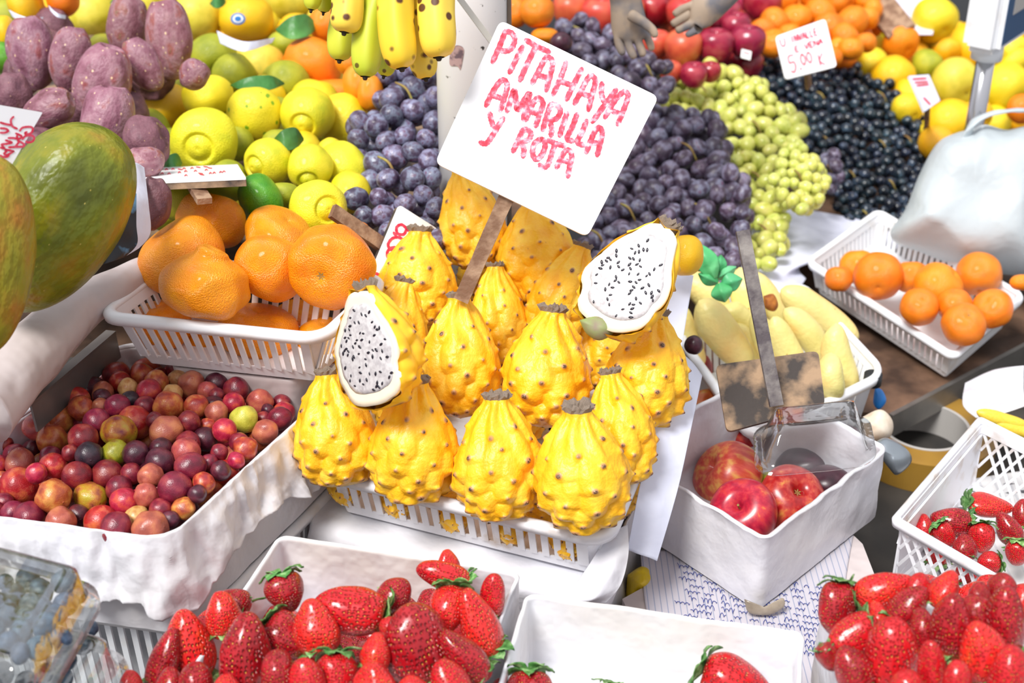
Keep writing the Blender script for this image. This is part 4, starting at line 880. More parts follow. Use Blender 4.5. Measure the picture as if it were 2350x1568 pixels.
for x, y, r, an, el, lb, bt_ in [(2152, 658, 57, 40, 30, 'orange right of centre in the front row of the basket', 0), (2016, 634, 56, 250, 50, 'orange left of centre with its green stem end showing', 1), (2246, 630, 52, 260, 30, 'orange highest at the right, against the plastic bag', 0), (2278, 708, 46, 140, 40, 'orange in the front right corner of the basket', 0), (2212, 745, 50, 90, 60, 'orange low behind the front rim, with stem button', 1),
    (2090, 635, 40, 90, 0, 'orange behind, between the two large front ones', 0), (1968, 612, 42, 90, 0, 'orange at the back left of the basket', 0), (1925, 640, 32, 90, 0, 'orange in the left corner of the basket', 0), (2110, 705, 44, 90, 60, 'orange low under the centre one', 1), (2190, 700, 40, 90, 20, 'orange low between centre and right ones', 0)]:
    fL('orange', 'orange', x, y, r, r, obd(x, y)-.02, an, el, 'orange', G, lb, [('stem_button', 'button', .8, .16)] if bt_ else None, .9)
fL('orange', 'orange', 2344, 648, 26, 20, 1.75, 90, 0, 'orange', None, 'orange in the neighbouring basket cut off at the right edge')
fL('amber', 'orange', 1572, 585, 42, 52, 1.42, 90, 0, 'orange', None, 'amber round fruit behind the larger cut pitahaya half')
# ---------------------------------------------------------------- upper right: tangerines, apples, citrus
def grp(key, name, cat, G, kind, where, L, base, parts=None, k=.88, el=None):
    return pile(key, name, kind, where, L, base, cat, G, parts, k, el=el or (lambda: rnd.uniform(0, 50)))
grp('orange', 'tangerine', 'tangerine', 'tangerines piled at the top right', 'tangerine', 'the top pile', [(x, y, r, r*.92, lk) for x, y, r, lk in [(1775, 100, 36, 'round'), (1778, 52, 36, 'round'), (1828, 42, 36, 'round'), (1882, 30, 38, 'large'), (1902, 66, 38, 'large'), (1955, 48, 38, 'large'), (1990, 42, 28, 'small'), (1930, 4, 34, 'round'), (1868, -4, 34, 'round'), (1990, 0, 32, 'round'), (1800, -4, 34, 'round'), (1952, 112, 30, 'small'), (1988, 98, 24, 'small'), (1922, 112, 26, 'small'), (1940, 84, 34, 'round'), (1850, 90, 32, 'shaded'), (1812, 78, 26, 'shaded'), (1750, 70, 30, 'shaded'), (1905, 130, 28, 'shaded'), (2005, 20, 24, 'small')]], lambda x, y: 2.45+(100-y)*.002)
G = 'dark red apples at the top'
for x, y, r, key, lb in [(1568, 108, 44, 'coral', 'coral red apple left in the row above the green grapes'), (1641, 106, 44, 'darkapple', 'crimson apple in the middle of the row above the green grapes'), (1716, 96, 42, 'darkapple', 'pinkish dark apple at the right of the row, next to tangerines'), (1660, 28, 40, 'darkapple', 'dark apple above the crimson one'), (1748, 8, 46, 'darkapple', 'dark apple at the top edge with a light spot'), (1506, 100, 34, 'coral', 'coral apple just right of the reaching hand'), (1592, 172, 32, 'darkapple', 'dark apple low behind the green grapes'), (1310, 22, 42, 'coral', 'coral red apple left at the top, near the oranges'), (1378, 34, 44, 'coral', 'coral apple behind the reaching hand, left'), (1440, 25, 40, 'coral', 'coral apple hidden behind the reaching hand'), (1500, 20, 42, 'darkapple', 'dark apple between the two reaching hands'), (1570, 30, 42, 'coral', 'coral apple behind the right hand'), (1630, 165, 26, 'darkapple', 'small dark apple piece between apples and grapes'), (1610, -12, 40, 'darkapple', 'dark apple at the top edge above the right hand'), (1690, 60, 34, 'darkapple', 'shaded dark apple in the gap of the row'), (1540, 165, 28, 'coral', 'coral apple low left, above the green grapes')]:
    fL(key, 'apple', x, y, r, r, 2.3+(100-y)*.0022, 90, 30, 'apple', G, lb, None, .88)
for x, y, rx, ry, lb in [(1232, 26, 40, 40, 'large orange right of the white pole at the top'), (1182, 28, 30, 38, 'orange directly beside the white pole'), (1250, 82, 32, 20, 'orange low behind the upper edge of the big sign')]:
    fL('orange', 'orange', x, y, rx, ry, 2.0, 90, 10, 'orange', 'oranges beside the pole', lb, None, .88)
fL('darkplum', 'purple_plum', 1288, 98, 26, 24, 1.9, 90, 0, 'plum', None, 'pinkish purple plum behind the upper edge of the big sign')
G = 'grapefruit and lemons at the right'
for x, y, rx, ry, key, lb, b_ in [(2192, 190, 58, 54, 'quince', 'greenish-yellow grapefruit with a dark dot, left of the scale post', 1), (2144, 46, 54, 50, 'yellow', 'large yellow grapefruit at the top, left of the scale display', 0), (2310, 200, 56, 56, 'yellow', 'yellow grapefruit right of the scale post', 1), (2182, 288, 62, 56, 'amber', 'amber grapefruit just above the plastic bag', 0), (2068, 98, 43, 36, 'orange', 'bright tangerine lying among the grapefruits', 0), (2050, 178, 50, 50, 'amber', 'amber citrus behind the black grapes', 0), (2000, 150, 40, 38, 'yellow', 'yellow citrus right of the white price sign', 0), (2128, 148, 34, 38, 'olive', 'green-tinged lemon in the middle of the citrus', 0),
    (2232, 104, 52, 56, 'amber', 'amber grapefruit hidden behind the scale display', 0), (2175, 118, 32, 26, 'amber', 'small amber citrus between the grapefruits', 0), (2330, 152, 42, 28, 'yellow', 'yellow citrus behind the right grapefruit', 0), (2082, 248, 36, 36, 'yellow', 'yellow citrus low behind the black grapes', 0), (2150, 330, 40, 44, 'amber', 'amber citrus at the edge of the plastic bag', 0), (2245, 262, 34, 34, 'amber', 'shaded amber citrus behind the scale post', 0), (2085, 215, 30, 40, 'amber', 'narrow strip of amber citrus beside the fallen sign', 0), (2345, 250, 34, 34, 'orange', 'orange citrus at the right edge above the bag', 0)]:
    fL(key, 'grapefruit', x, y, rx, ry, 2.3+(300-y)*.0016, 300, 40, 'citrus', G, lb, [('stem_button', 'button', .8, .08)] if b_ else None, .88)
filler('amber', 'grapefruit', 'shaded citrus buried in the right pile', [(1960, 120), (2060, 60), (2350, 60), (2350, 300), (2100, 340), (2040, 200)], 44, lambda x, y: 2.42+(300-y)*.0016, 26, 'citrus', 'buried citrus at the right', keys=['amber', 'yellow'], lim=50)
filler('orange', 'tangerine', 'shaded tangerine buried in the top pile', [(1745, -20), (2010, -20), (2010, 130), (1900, 140), (1760, 120)], 34, lambda x, y: 2.56+(100-y)*.002, 26, 'tangerine', 'buried tangerines at the top', lim=40)
filler('darkapple', 'apple', 'shaded apple buried in the top row', [(1270, -20), (1780, -20), (1760, 130), (1640, 180), (1420, 110)], 40, lambda x, y: 2.42+(100-y)*.002, 24, 'apple', 'buried apples at the top', keys=['darkapple', 'coral'], lim=40)
# ---------------------------------------------------------------- grape bunches
def grapes(key, name, pg, r, base, seeds, labels, group, n, ratio=1.1, md=1.42, layers=2, cat='grapes', jit=.006, k=.84):
    """grapes packed inside an outline, shared out to bunches; a bunch is a thing, each grape its part"""
    ts = []; cnt = []
    for (x, y), lb in zip(seeds, labels):
        ts.append([x, y, None, lb]); cnt.append([])
    xs = [p[0] for p in pg]; ys = [p[1] for p in pg]
    for ly in range(layers):
        c = []; tries = 0; nn = n if ly == 0 else int(n*.7)
        while len(c) < nn and tries < nn*60:
            tries += 1; x, y = rnd.uniform(min(xs), max(xs)), rnd.uniform(min(ys), max(ys))
            if inpoly(x, y, pg) and all((x-a)**2+(y-b)**2 > (md*r)**2 for a, b in c): c.append((x, y))
        for x, y in sorted(c, key=lambda q: -q[1]+rnd.uniform(-r, r)):
            rr = r*rnd.uniform(.82, 1.12); d = settle([(x, y, rr)], base(x, y)+rnd.uniform(-jit, jit)+ly*.02, k, .003, 26 if ly else 60)
            if d is None: continue
            i = min(range(len(seeds)), key=lambda q: (seeds[q][0]-x)**2+(seeds[q][1]-y)**2)
            if len(cnt[i]) < 100: cnt[i].append((x, y, d, rr*d/F))
    for i, L in enumerate(cnt):
        if not L: continue
        g = sum((P(x, y, d) for x, y, d, R in L), Vector())/len(L); t = thing(name, labels[i], cat, Matrix.Translation(g), group)
        for x, y, d, R in L:
            ob('grape', rnd.choice(K[key]), t, Matrix.Translation(-g) @ frame(P(x, y, d), Vector((rnd.gauss(0, 1), rnd.gauss(0, 1), rnd.gauss(0, 1))), 0, (R*.97, R*.97, R*ratio)))
        x, y = seeds[i]; d = base(x, y)
        ob('stem', tube('stem', [P(x-r*1.2, y-r*1.5, d+.016), P(x-r*.3, y-r, d+.001), P(x+r*.3, y+r*.2, d+.004), P(x+r*.8, y+r*1.4, d+.02)], [.0012, .0016, .0014, .001], M['stem'], 6, 12), t, Matrix.Translation(-g))
gl = lambda x, y: 1.46+(500-y)*.0008
grapes('grape', 'grape_bunch', [(872, 175), (915, 150), (1003, 150), (1003, 560), (930, 545), (870, 530), (812, 510), (790, 440), (780, 370), (805, 280), (875, 265)], 27, gl, [(900, 400), (940, 230)], ['purple grape bunch with bluish bloom hanging left of the white pole', 'purple grape bunch just below the banana tips'], 'purple grapes left of the pole', 90, 1.02, 1.45)
gr = lambda x, y: 1.76+(600-y)*.0009
grapes('grape2', 'grape_bunch', [(1500, 258), (1560, 262), (1600, 262), (1652, 280), (1662, 360), (1712, 430), (1700, 560), (1690, 610), (1640, 590), (1350, 600), (1330, 560), (1380, 480)], 22, gr, [(1590, 360), (1450, 500), (1620, 500), (1380, 560)], ['large purple grape bunch to the right of the big sign, upper part of the heap', 'purple grape bunch under the lower right edge of the big sign', 'purple grape bunch hanging lowest, beside the green grapes', 'purple grape bunch directly below the tip of the big sign'], 'purple grapes right of the sign', 190, 1.12, 1.45)
gu = lambda x, y: 2.02+(200-y)*.001
grapes('grape2', 'grape_bunch', [(1290, 50), (1330, 40), (1400, 70), (1470, 130), (1540, 150), (1535, 215), (1500, 225), (1400, 165), (1290, 110)], 20, gu, [(1340, 90), (1490, 170)], ['small purple grape bunch above the upper edge of the big sign', 'purple grape bunch below the reaching hands'], 'purple grapes above the sign', 60, 1.08, 1.4)
gg = lambda x, y: 1.86+(600-y)*.0009
grapes('greengrape', 'grape_bunch', [(1515, 215), (1540, 170), (1640, 150), (1700, 175), (1745, 195), (1790, 240), (1835, 280), (1840, 325), (1790, 340), (1760, 400), (1800, 470), (1800, 560), (1770, 610), (1735, 620), (1700, 560), (1715, 430), (1668, 360), (1655, 290), (1600, 258), (1520, 255)], 17.5, gg, [(1620, 220), (1740, 300), (1745, 420), (1760, 540)], ['pale green grape bunch at the top left of the green heap', 'pale green grape bunch in the middle, touching the black grapes', 'green grape bunch running down beside the purple heap', 'yellowish green grape bunch tapering downwards over the pale cloth'], 'pale green grapes', 210, 1.14, 1.4)
grapes('greengrape', 'grape_bunch', [(1790, 340), (1835, 330), (1870, 370), (1895, 415), (1885, 455), (1850, 490), (1805, 470), (1775, 410)], 14.5, lambda x, y: 1.9+(450-y)*.0009, [(1835, 410)], ['small bright green grape bunch resting on the pale cloth'], 'pale green grapes', 70, 1.05, 1.4)
grapes('grape2', 'grape_bunch', [(1880, 355), (1915, 350), (1930, 420), (1905, 440)], 15, lambda x, y: 2.05, [(1905, 395)], ['few reddish purple grapes between the green and the black bunches'], None, 14, 1.0, 1.4)
gk = lambda x, y: 2.1+(520-y)*.0011
grapes('blackgrape', 'grape_bunch', [(1672, 130), (1700, 108), (1790, 130), (1800, 180), (1890, 175), (1930, 135), (1968, 150), (1975, 195), (2000, 175), (2045, 185), (2062, 225), (2120, 265), (2145, 300), (2140, 380), (2080, 480), (2050, 530), (1945, 530), (1918, 470), (1895, 400), (1845, 320), (1795, 240), (1745, 190)], 13, gk, [(1760, 160), (1890, 230), (2030, 230), (1900, 330), (2030, 340), (2090, 330), (1960, 410), (2050, 430), (1990, 500), (1950, 150)], ['black grape bunch at the upper left of the dark heap', 'black grape bunch just below the white price sign', 'black grape bunch with two grapes sticking up beside the amber citrus', 'black grape bunch touching the pale green grapes', 'black grape bunch in the centre of the dark heap', 'black grape bunch at the right edge of the dark heap', 'black grape bunch lower left in the dark heap', 'black grape bunch lower right, next to the plastic bag', 'lowest black grape bunch, hanging over the white cloth', 'black grape bunch right of the white price sign'], 'black grapes', 560, 1.0, 1.36, 2, k=.82, jit=.012)
# ---------------------------------------------------------------- strawberries
def berry(seed):
    R_ = random.Random(seed); e = R_.uniform(-.12, .12)
    pr = [(0, -.86), (.3, -.95), (.64, -.92), (.90, -.68), (1, -.34), (.94, .06), (.82+e*.4, .36), (.64+e*.6, .64), (.42+e*.4, .86), (.22, .97), (0, 1.0)]
    me = lathe('strawberry_flesh', pr, [M['straw%d' % (seed % 3)]], 56, 46, .10, 1.1, seed, 0, 0)
    for v in me.vertices: v.co.x *= 1+.12*math.sin(seed); v.co.y *= .9
    return me
K['berry'] = [berry(i) for i in range(9)]
def calyx(seed):
    R_ = random.Random(seed); V = []; Fc = []; n = R_.choice((7, 8, 9))
    for i in range(n):
        a = 2*PI*i/n+R_.uniform(-.2, .2); L = R_.uniform(.75, 1.15); w_ = R_.uniform(.28, .44); up = R_.uniform(-.25, .8); b = len(V); m = 9
        for j in range(m):
            f = j/(m-1); wd = w_*math.sin(PI*min(1, f*.93+.07))**.8*(1+.10*(j % 2)); r = .1+L*f; z = -up*f*L*.8-.25*math.sin(f*PI)+.2*f*f*R_.uniform(.5, 1.5)
            cx, cy = r*math.cos(a), r*math.sin(a); sx_, sy_ = -math.sin(a)*wd, math.cos(a)*wd
            V += [(cx-sx_, cy-sy_, z-.05), (cx, cy, z+.05), (cx+sx_, cy+sy_, z-.05)]
        for j in range(m-1):
            for q_ in (0, 1): Fc.append((b+j*3+q_, b+j*3+q_+1, b+j*3+q_+4, b+j*3+q_+3))
    me = mesh('calyx', V, Fc, M['calyx']); bm = bmesh.new(); bm.from_mesh(me); bmesh.ops.recalc_face_normals(bm, faces=bm.faces); bmesh.ops.solidify(bm, geom=bm.faces[:], thickness=.035); bm.to_mesh(me); bm.free()
    st_ = None; return me
K['calyx'] = [calyx(i) for i in range(5)]
def strawberry(x, y, w_, L, ang, el, d0, label, group, cal=1, kind=None, k=.8, cs=1.15):
    a = math.radians(ang); ax, ay = math.cos(a), -math.sin(a); r = w_/2; off = max(0, L/2-r)
    d = settle([(x-ax*off*.5, y-ay*off*.5, r*.95), (x+ax*off, y+ay*off, r*.55)], d0, k, .003)
    if d is None: print('dropped strawberry', label); return None
    R = w_/2*d/F/1.03; sz = L/2*d/F/max(.55, math.cos(math.radians(el)))
    t = thing('strawberry', label, 'strawberry', frame(P(x, y, d), cdir(ang, el), rnd.uniform(0, 6.28)), group)
    i = kind if kind is not None else rnd.randrange(9)
    ob('flesh', K['berry'][i], t, Matrix.Diagonal((R, R, sz, 1)))
    if cal: ob('calyx', K['calyx'][rnd.randrange(5)], t, Matrix.Translation((0, 0, -.93*sz)) @ Matrix.Rotation(PI, 4, 'X') @ Matrix.Diagonal((R*cs, R*cs, R*cs, 1)) @ Matrix.Diagonal((.95, .95, -.6 if cal == 2 else .8, 1)))
    return t
def berries(L, base, group, where):
    for b in sorted(L, key=lambda q: -q[1]-q[3]*.5*abs(math.sin(math.radians(q[4])))+(q[7] if len(q) > 7 else 0)):
        x, y, w_, l, an, el, lb = b[:7]; strawberry(x, y, w_, l, an, el, base(x, y), lb, group, cal=b[8] if len(b) > 8 else 1)
sbz = lambda x, y: dz(y, .292+.03*max(0, 1-((x-800)/420)**2))
G = 'strawberries in the lined tray, lower left of centre'
berries([(958, 1474, 148, 190, 103, 15, 'large bright strawberry pointing up in the centre of the left tray'), (655, 1362, 100, 92, -75, 5, 'rounded strawberry at the back left of the tray, leafy cap upward', 0, 2), (802, 1402, 122, 168, 172, 5, 'glossy deep red strawberry lying with its tip to the left', 0, 2), (1018, 1322, 78, 130, 158, 5, 'strawberry lying at the back of the heap, tip to the left'),
    (1028, 1292, 56, 60, 98, 5, 'small strawberry tip peeking up at the very back'), (1130, 1366, 66, 105, 82, 10, 'strawberry at the right rear beside the tray corner, tip up'), (1026, 1404, 96, 108, -100, 25, 'blunt strawberry pointing down right of centre', 0, 2), (1098, 1430, 100, 165, 112, 10, 'long strawberry along the right side of the tray'), (905, 1366, 92, 90, 60, 5, 'strawberry under the pale leaves, back centre', 0, 2),
    (1062, 1506, 96, 150, 128, 15, 'slanting strawberry at the right, lower part'), (722, 1442, 106, 130, 100, 10, 'dark strawberry left of the glossy lying one'), (662, 1462, 96, 120, -40, 10, 'strawberry with a pale green cap at its upper left', 0, 2), (432, 1478, 130, 172, 97, 12, 'bright strawberry pointing up at the far left of the tray'), (564, 1502, 140, 195, 86, 12, 'large pinkish strawberry pointing up, left part'),
    (512, 1408, 96, 110, 100, 10, 'strawberry behind the two large left ones'), (530, 1392, 92, 84, 150, 0, 'dark strawberry at the left rear rim of the tray'), (640, 1550, 100, 120, 98, 20, 'pink-tipped strawberry at the bottom edge, left'), (300, 1568, 60, 60, 95, 10, 'strawberry tip at the bottom edge, farthest left'), (378, 1512, 76, 150, 72, 0, 'shaded strawberry left of the bright upright one'),
    (862, 1496, 80, 90, 80, 0, 'orange-shouldered strawberry left of the large central one'), (898, 1442, 60, 60, 160, 0, 'small strawberry tip behind the large central one'), (770, 1560, 110, 110, -88, 20, 'strawberry with a wide pale green leafy cap at the bottom', 0, 2), (705, 1562, 90, 110, 100, 5, 'strawberry at the bottom edge between pink tip and leafy cap'), (860, 1572, 110, 110, 95, 15, 'strawberry at the bottom edge below the large central one'), (1030, 1566, 100, 110, 115, 10, 'strawberry at the bottom edge, right'), (945, 1590, 90, 80, 90, 10, 'strawberry cut off by the bottom edge, centre'), (520, 1590, 90, 90, 90, 0, 'strawberry cut off by the bottom edge, left'), (450, 1572, 100, 110, 92, 10, 'strawberry at the bottom edge beside the far left upright one', -60), (392, 1575, 80, 90, 90, 5, 'small strawberry at the bottom edge, second from the far left', -60)], sbz, G, 'left tray')
filler('berry', 'strawberry', 'shaded strawberry low in the left strawberry tray', [(470, 1430), (560, 1400), (760, 1450), (900, 1400), (1100, 1340), (1120, 1420), (1080, 1568), (450, 1568)], 46, lambda x, y: dz(y, .255), 40, 'strawberry', 'shaded strawberries low in the left tray', lim=20, ratio=1.3)
G = 'strawberries in the nearly empty tray'
berries([(1215, 1608, 112, 120, -90, 25, 'strawberry at the bottom edge showing upright dark green leaves', 0, 2), (1150, 1592, 70, 70, 90, 0, 'strawberry corner at the bottom left of the nearly empty tray'), (1690, 1572, 130, 165, -25, 10, 'bright strawberry with leaves at its upper left, front right', 0, 2), (1405, 1610, 80, 70, -95, 10, 'strawberry mostly below the picture, leaf tip showing', 0, 2)], lambda x, y: dz(y, .27), G, 'x')
rbz = lambda x, y: dz(y, .335+.035*max(0, min(1, (x-1880)/300)))
G = 'strawberries in the tray in the lower right corner'
berries([(1922, 1398, 88, 125, -100, 8, 'strawberry at the left rear corner with spread green leaves', 0, 2), (2032, 1356, 98, 138, 22, 8, 'bright strawberry lying at the back, tip to the right', 0, 2), (2085, 1392, 88, 115, 55, 10, 'knobbly strawberry pointing up right at the back'), (2168, 1352, 76, 88, 60, 10, 'strawberry at the back rim with a blunt tip'), (2110, 1342, 60, 56, 60, 0, 'small strawberry between two at the back'), (2182, 1436, 108, 155, 94, 18, 'orange-red pointed strawberry standing in the middle'), (1958, 1460, 100, 128, 205, 10, 'strawberry lying at the left rim, tip to the left'), (2046, 1496, 136, 170, 96, 18, 'largest strawberry, standing left of centre in front'), (1958, 1538, 100, 120, 110, 5, 'shaded strawberry at the bottom left of the heap'),
    (2305, 1424, 108, 165, 94, 14, 'tall pointed strawberry near the right edge'), (2240, 1400, 70, 76, 70, 5, 'strawberry between the two tall pointed ones'), (2300, 1350, 66, 74, 90, 0, 'strawberry at the back right near the crate rim'), (2248, 1362, 56, 54, 90, 0, 'small strawberry at the back, right of centre'), (2256, 1496, 112, 150, 108, 12, 'pinkish strawberry right of centre in front'), (2138, 1530, 70, 130, 95, 15, 'slim strawberry in front centre'), (2198, 1560, 76, 90, 95, 15, 'strawberry tip at the bottom edge, centre right'), (2316, 1545, 100, 130, 84, 15, 'strawberry at the bottom right corner'), (1902, 1510, 50, 70, -60, 0, 'orange-coloured strawberry piece at the left rim'), (2346, 1385, 54, 90, 90, 0, 'strawberry cut off by the right edge'), (2080, 1575, 90, 80, 95, 5, 'strawberry cut off by the bottom edge'), (2010, 1420, 70, 80, 90, 0, 'shaded strawberry under the bright lying one'), (2120, 1450, 80, 110, 100, 0, 'shaded strawberry behind the largest one')], rbz, G, 'x')
filler('berry', 'strawberry', 'shaded strawberry low in the lower right tray', [(1950, 1420), (2060, 1370), (2350, 1360), (2350, 1568), (1940, 1568)], 44, lambda x, y: dz(y, .275), 34, 'strawberry', 'shaded strawberries low in the right tray', lim=20, ratio=1.3)
G = 'strawberries in the diamond lattice crate'
berries([(2184, 1198, 76, 98, 170, 0, 'dark strawberry at the left in the lattice crate'), (2272, 1162, 62, 100, -8, 0, 'strawberry with its tip to the right, highest in the lattice crate', 0, 2), (2168, 1228, 50, 62, -60, 0, 'small strawberry under leaves at the left of the crate', 0, 2), (2254, 1236, 62, 66, -95, 10, 'strawberry in the centre of the crate, leaves around', 0, 2), (2312, 1212, 60, 80, 120, 0, 'dark strawberry at the right in the crate', 0, 2), (2268, 1292, 60, 50, 180, 0, 'strawberry low at the crate rim under leaves', 0, 2), (2215, 1255, 56, 60, 90, 0, 'shaded strawberry low in the crate'), (2345, 1180, 50, 70, 90, 0, 'strawberry at the right edge inside the crate'), (2120, 1210, 50, 60, 90, 0, 'shaded strawberry at the left wall inside the crate'), (2335, 1270, 60, 60, -90, 0, 'strawberry with green cap at the right edge', 0, 2), (2150, 1270, 60, 60, 90, 0, 'strawberry seen through the lattice, left'), (2220, 1310, 60, 60, 90, 0, 'strawberry seen through the lattice, right')], lambda x, y: dz(y, .165), G, 'x')
# ---------------------------------------------------------------- bananas
bt = thing('banana_bunch', 'hanging bunch of yellow and green bananas in front of the white pole', 'bananas', Matrix.Translation(P(880, -160, 1.22)))
def finger(pts, r, d, mt, dd=0, nm='banana'):
    q = [P(x, y, d+dd*i) for i, (x, y) in enumerate(pts)]; R = r*d/F; n = 30; seg = 30; pp = [Vector(p) for p in cr([tuple(p) for p in q], n)]
    V = []
    for i, p in enumerate(pp):
        f = i/(n-1); t = (pp[min(i+1, n-1)]-pp[max(i-1, 0)]).normalized(); s = t.cross(FW).normalized(); u = s.cross(t)
        rad = R*(min(1, .35+f*4)*(1 if f < .72 else math.sqrt(max(0, 1-((f-.72)/.285)**2.6))*.86+.14))
        for k_ in range(seg):
            a = 2*PI*k_/seg; e = 1+.045*math.cos(5*a+.6); V.append(p+(s*math.cos(a)+u*math.sin(a))*rad*e)
    m = mesh('banana', V, gridf(seg, n, True), M[mt]); inv = bt.matrix_basis.inverted(); m.transform(inv); o = ob(nm, m, bt)
    e = pp[-1]; t = (pp[-1]-pp[-4]).normalized()
    mm = tube('tip', [e-t*.002, e+t*.0015, e+t*.003], [R*.17, R*.16, R*.1], M['tip'], 10, 5); mm.transform(inv); ob('tip', mm, o)
    for dd_ in (0,): PL[0] = np.vstack([PL[0], np.array([(*p, R) for p in pp[::3]])])
for pts, r, d, mt in [([(850, -190), (800, -80), (797, 20), (790, 74)], 37, 1.20, 'banana'), ([(870, -170), (830, -60), (790, 50), (779, 138)], 33, 1.25, 'bananag'), ([(880, -170), (878, -60), (848, 60), (838, 176)], 37, 1.215, 'bananag'), ([(890, -190), (905, -80), (908, 60), (922, 157)], 42, 1.19, 'banana'),
    ([(900, -190), (990, -90), (1000, 40), (1007, 132)], 43, 1.195, 'banana'), ([(890, -160), (900, -20), (895, 100), (881, 174)], 24, 1.26, 'bananag'), ([(900, -160), (950, -20), (962, 90), (977, 180)], 34, 1.25, 'banana'), ([(850, -190), (760, -120), (728, -60), (714, 22)], 24, 1.22, 'bananag'), ([(850, -190), (780, -100), (750, -30), (742, 28)], 20, 1.25, 'bananag')]:
    finger(pts, r, d, mt)
cm = tube('stalk', [P(880, -170, 1.24), P(878, -230, 1.24), P(874, -330, 1.26)], [.022, .016, .012], M['bananag'], 14, 10); cm.transform(bt.matrix_basis.inverted()); ob('stalk', cm, bt)
# ---------------------------------------------------------------- pole, signs, lettering
Yp = 1.46; R_p = .0385; Xp = (1085-1175)/F*1.53
def cyl(name, c, r, z0, z1, mat, seg=40):
    V = []
    for z in (z0, z1):
        for i in range(seg): a = 2*PI*i/seg; V.append((c[0]+r*math.cos(a), c[1]+r*math.sin(a), z))
    return mesh(name, V, gridf(seg, 2, True)+[tuple(range(seg))[::-1], tuple(range(seg, 2*seg))], M[mat])
pt = thing('pole', 'white painted pole with chipped paint rising behind the big sign', 'pole', Matrix.Translation((Xp, Yp, 0)))
def addp(t, nm, me): me.transform(t.matrix_basis.inverted()); return ob(nm, me, t)
pm = cyl('post', (Xp, Yp), R_p, 0.0, 1.15, 'pole'); 
for p_ in pm.polygons: p_.use_smooth = len(p_.vertices) == 4
addp(pt, 'post', pm)
V = []; Fc = []; ex = Xp+R_p+.001; box_mb(V, Fc, Vector((ex, Yp-.008, .62)), Vector((.0022, 0, 0)), Vector((0, .004, 0)), Vector((0, 0, .5))); addp(pt, 'metal_edge', mesh('metal_edge', V, Fc, M['steel'], False))
q0 = P(1035, -30, 1.36); q1 = P(1145, 118, 1.36); V = []; Fc = []; bar(V, Fc, q0, q1, FW, .0055, .003); addp(pt, 'metal_rod', mesh('metal_rod', V, Fc, M['steel'], False))
# sticker remains on the pole
def curved(pts, off=.0006):
    """px outline wrapped onto the pole"""
    o2 = cr(pts+[pts[0]], 40); V = []; c = o2.mean(0)
    for s in (0, .5, 1):
        for q in o2[:-1]:
            x, y = c+(q-c)*s; r = (P(x, y, 1)-CAM); a = r.x**2+r.y**2; b = -2*(r.x*Xp+r.y*Yp); cc = Xp*Xp+Yp*Yp-(R_p+off)**2; t = (-b-math.sqrt(max(0, b*b-4*a*cc)))/(2*a); V.append(CAM+r*t)
    return V, gridf(39, 3, True)
V, Fc = curved([(1034, 112), (1050, 104), (1064, 112), (1061, 140), (1056, 160), (1050, 152), (1032, 148)]); stk = plain('torn_sticker', '#B89A98', .6, c2='#6E5A62', scale=130, det=3, lo=.45, hi=.6)
addp(pt, 'sticker', mesh('sticker', V, Fc, stk))
def plate(name, px, ds, mat, th=.0016, rr=10, back=None, parent=None):
    """rounded board from four px corners (tl, tr, br, bl)"""
    W = [P(x, y, d) for (x, y), d in zip(px, ds)]; n = (W[1]-W[0]).cross(W[3]-W[0]).normalized()
    if n.dot(FW) < 0: n = -n
    o = W[0]; W = [w_-n*(w_-o).dot(n) for w_ in W]; pts = []
    R = rr*ds[0]/F
    for i in range(4):
        a, b, c = W[i-1], W[i], W[(i+1) % 4]; u = (a-b).normalized(); v = (c-b).normalized()
        p1 = b+u*R; p2 = b+v*R
        for k in range(6): f = k/5; pts.append((1-f)**2*p1+2*f*(1-f)*b+f*f*p2)
    m_ = len(pts); V = pts+[p+n*th for p in pts]; Fc = [tuple(range(m_)), tuple(range(2*m_-1, m_-1, -1))]+[(i, m_+i, m_+(i+1) % m_, (i+1) % m_) for i in range(m_)]
    me = mesh(name, V, Fc, mat, False, ); return me, o, n, W
def strokes(name, L, o, n, wd, mat, off=-.00035):
    """marker strokes (pixel polylines) lying on the plane"""
    V = []; Fc = []
    for li, pts in enumerate(L):
        m_ = max(8, len(pts)*6); q = cr(pts, m_) if len(pts) > 2 else np.array([np.array(pts[0])+(np.array(pts[1])-np.array(pts[0]))*k/(m_-1) for k in range(m_)])
        b = len(V); jj = off-.00004*(li % 7)
        # half-round ends
        for k in range(m_):
            t = q[min(k+1, m_-1)]-q[max(k-1, 0)]; t = t/max(1e-6, np.hypot(*t)); s = np.array([-t[1], t[0]])
            e = min(k, m_-1-k); wf = wd/2*(.72 if e == 0 else .95 if e == 1 else 1)*(1+.10*math.sin(k*1.9+li))
            for sg in (-1, 1): p = q[k]+s*wf*sg; V.append(onp(p[0], p[1], o, n, jj))
        for k in range(m_-1): Fc.append((b+2*k, b+2*k+1, b+2*k+3, b+2*k+2))
        # end caps
        for k, k2 in ((0, 1), (m_-1, m_-2)):
            t = q[k]-q[k2]; t = t/max(1e-6, np.hypot(*t)); s = np.array([-t[1], t[0]]); c0 = len(V)
            for a in range(7): an = PI*a/6; p = q[k]+(s*math.cos(an)*.72+t*math.sin(an)*.7)*wd/2; V.append(onp(p[0], p[1], o, n, jj))
            Fc.append(tuple(range(c0, c0+7)))
    return mesh(name, V, Fc, mat, False)
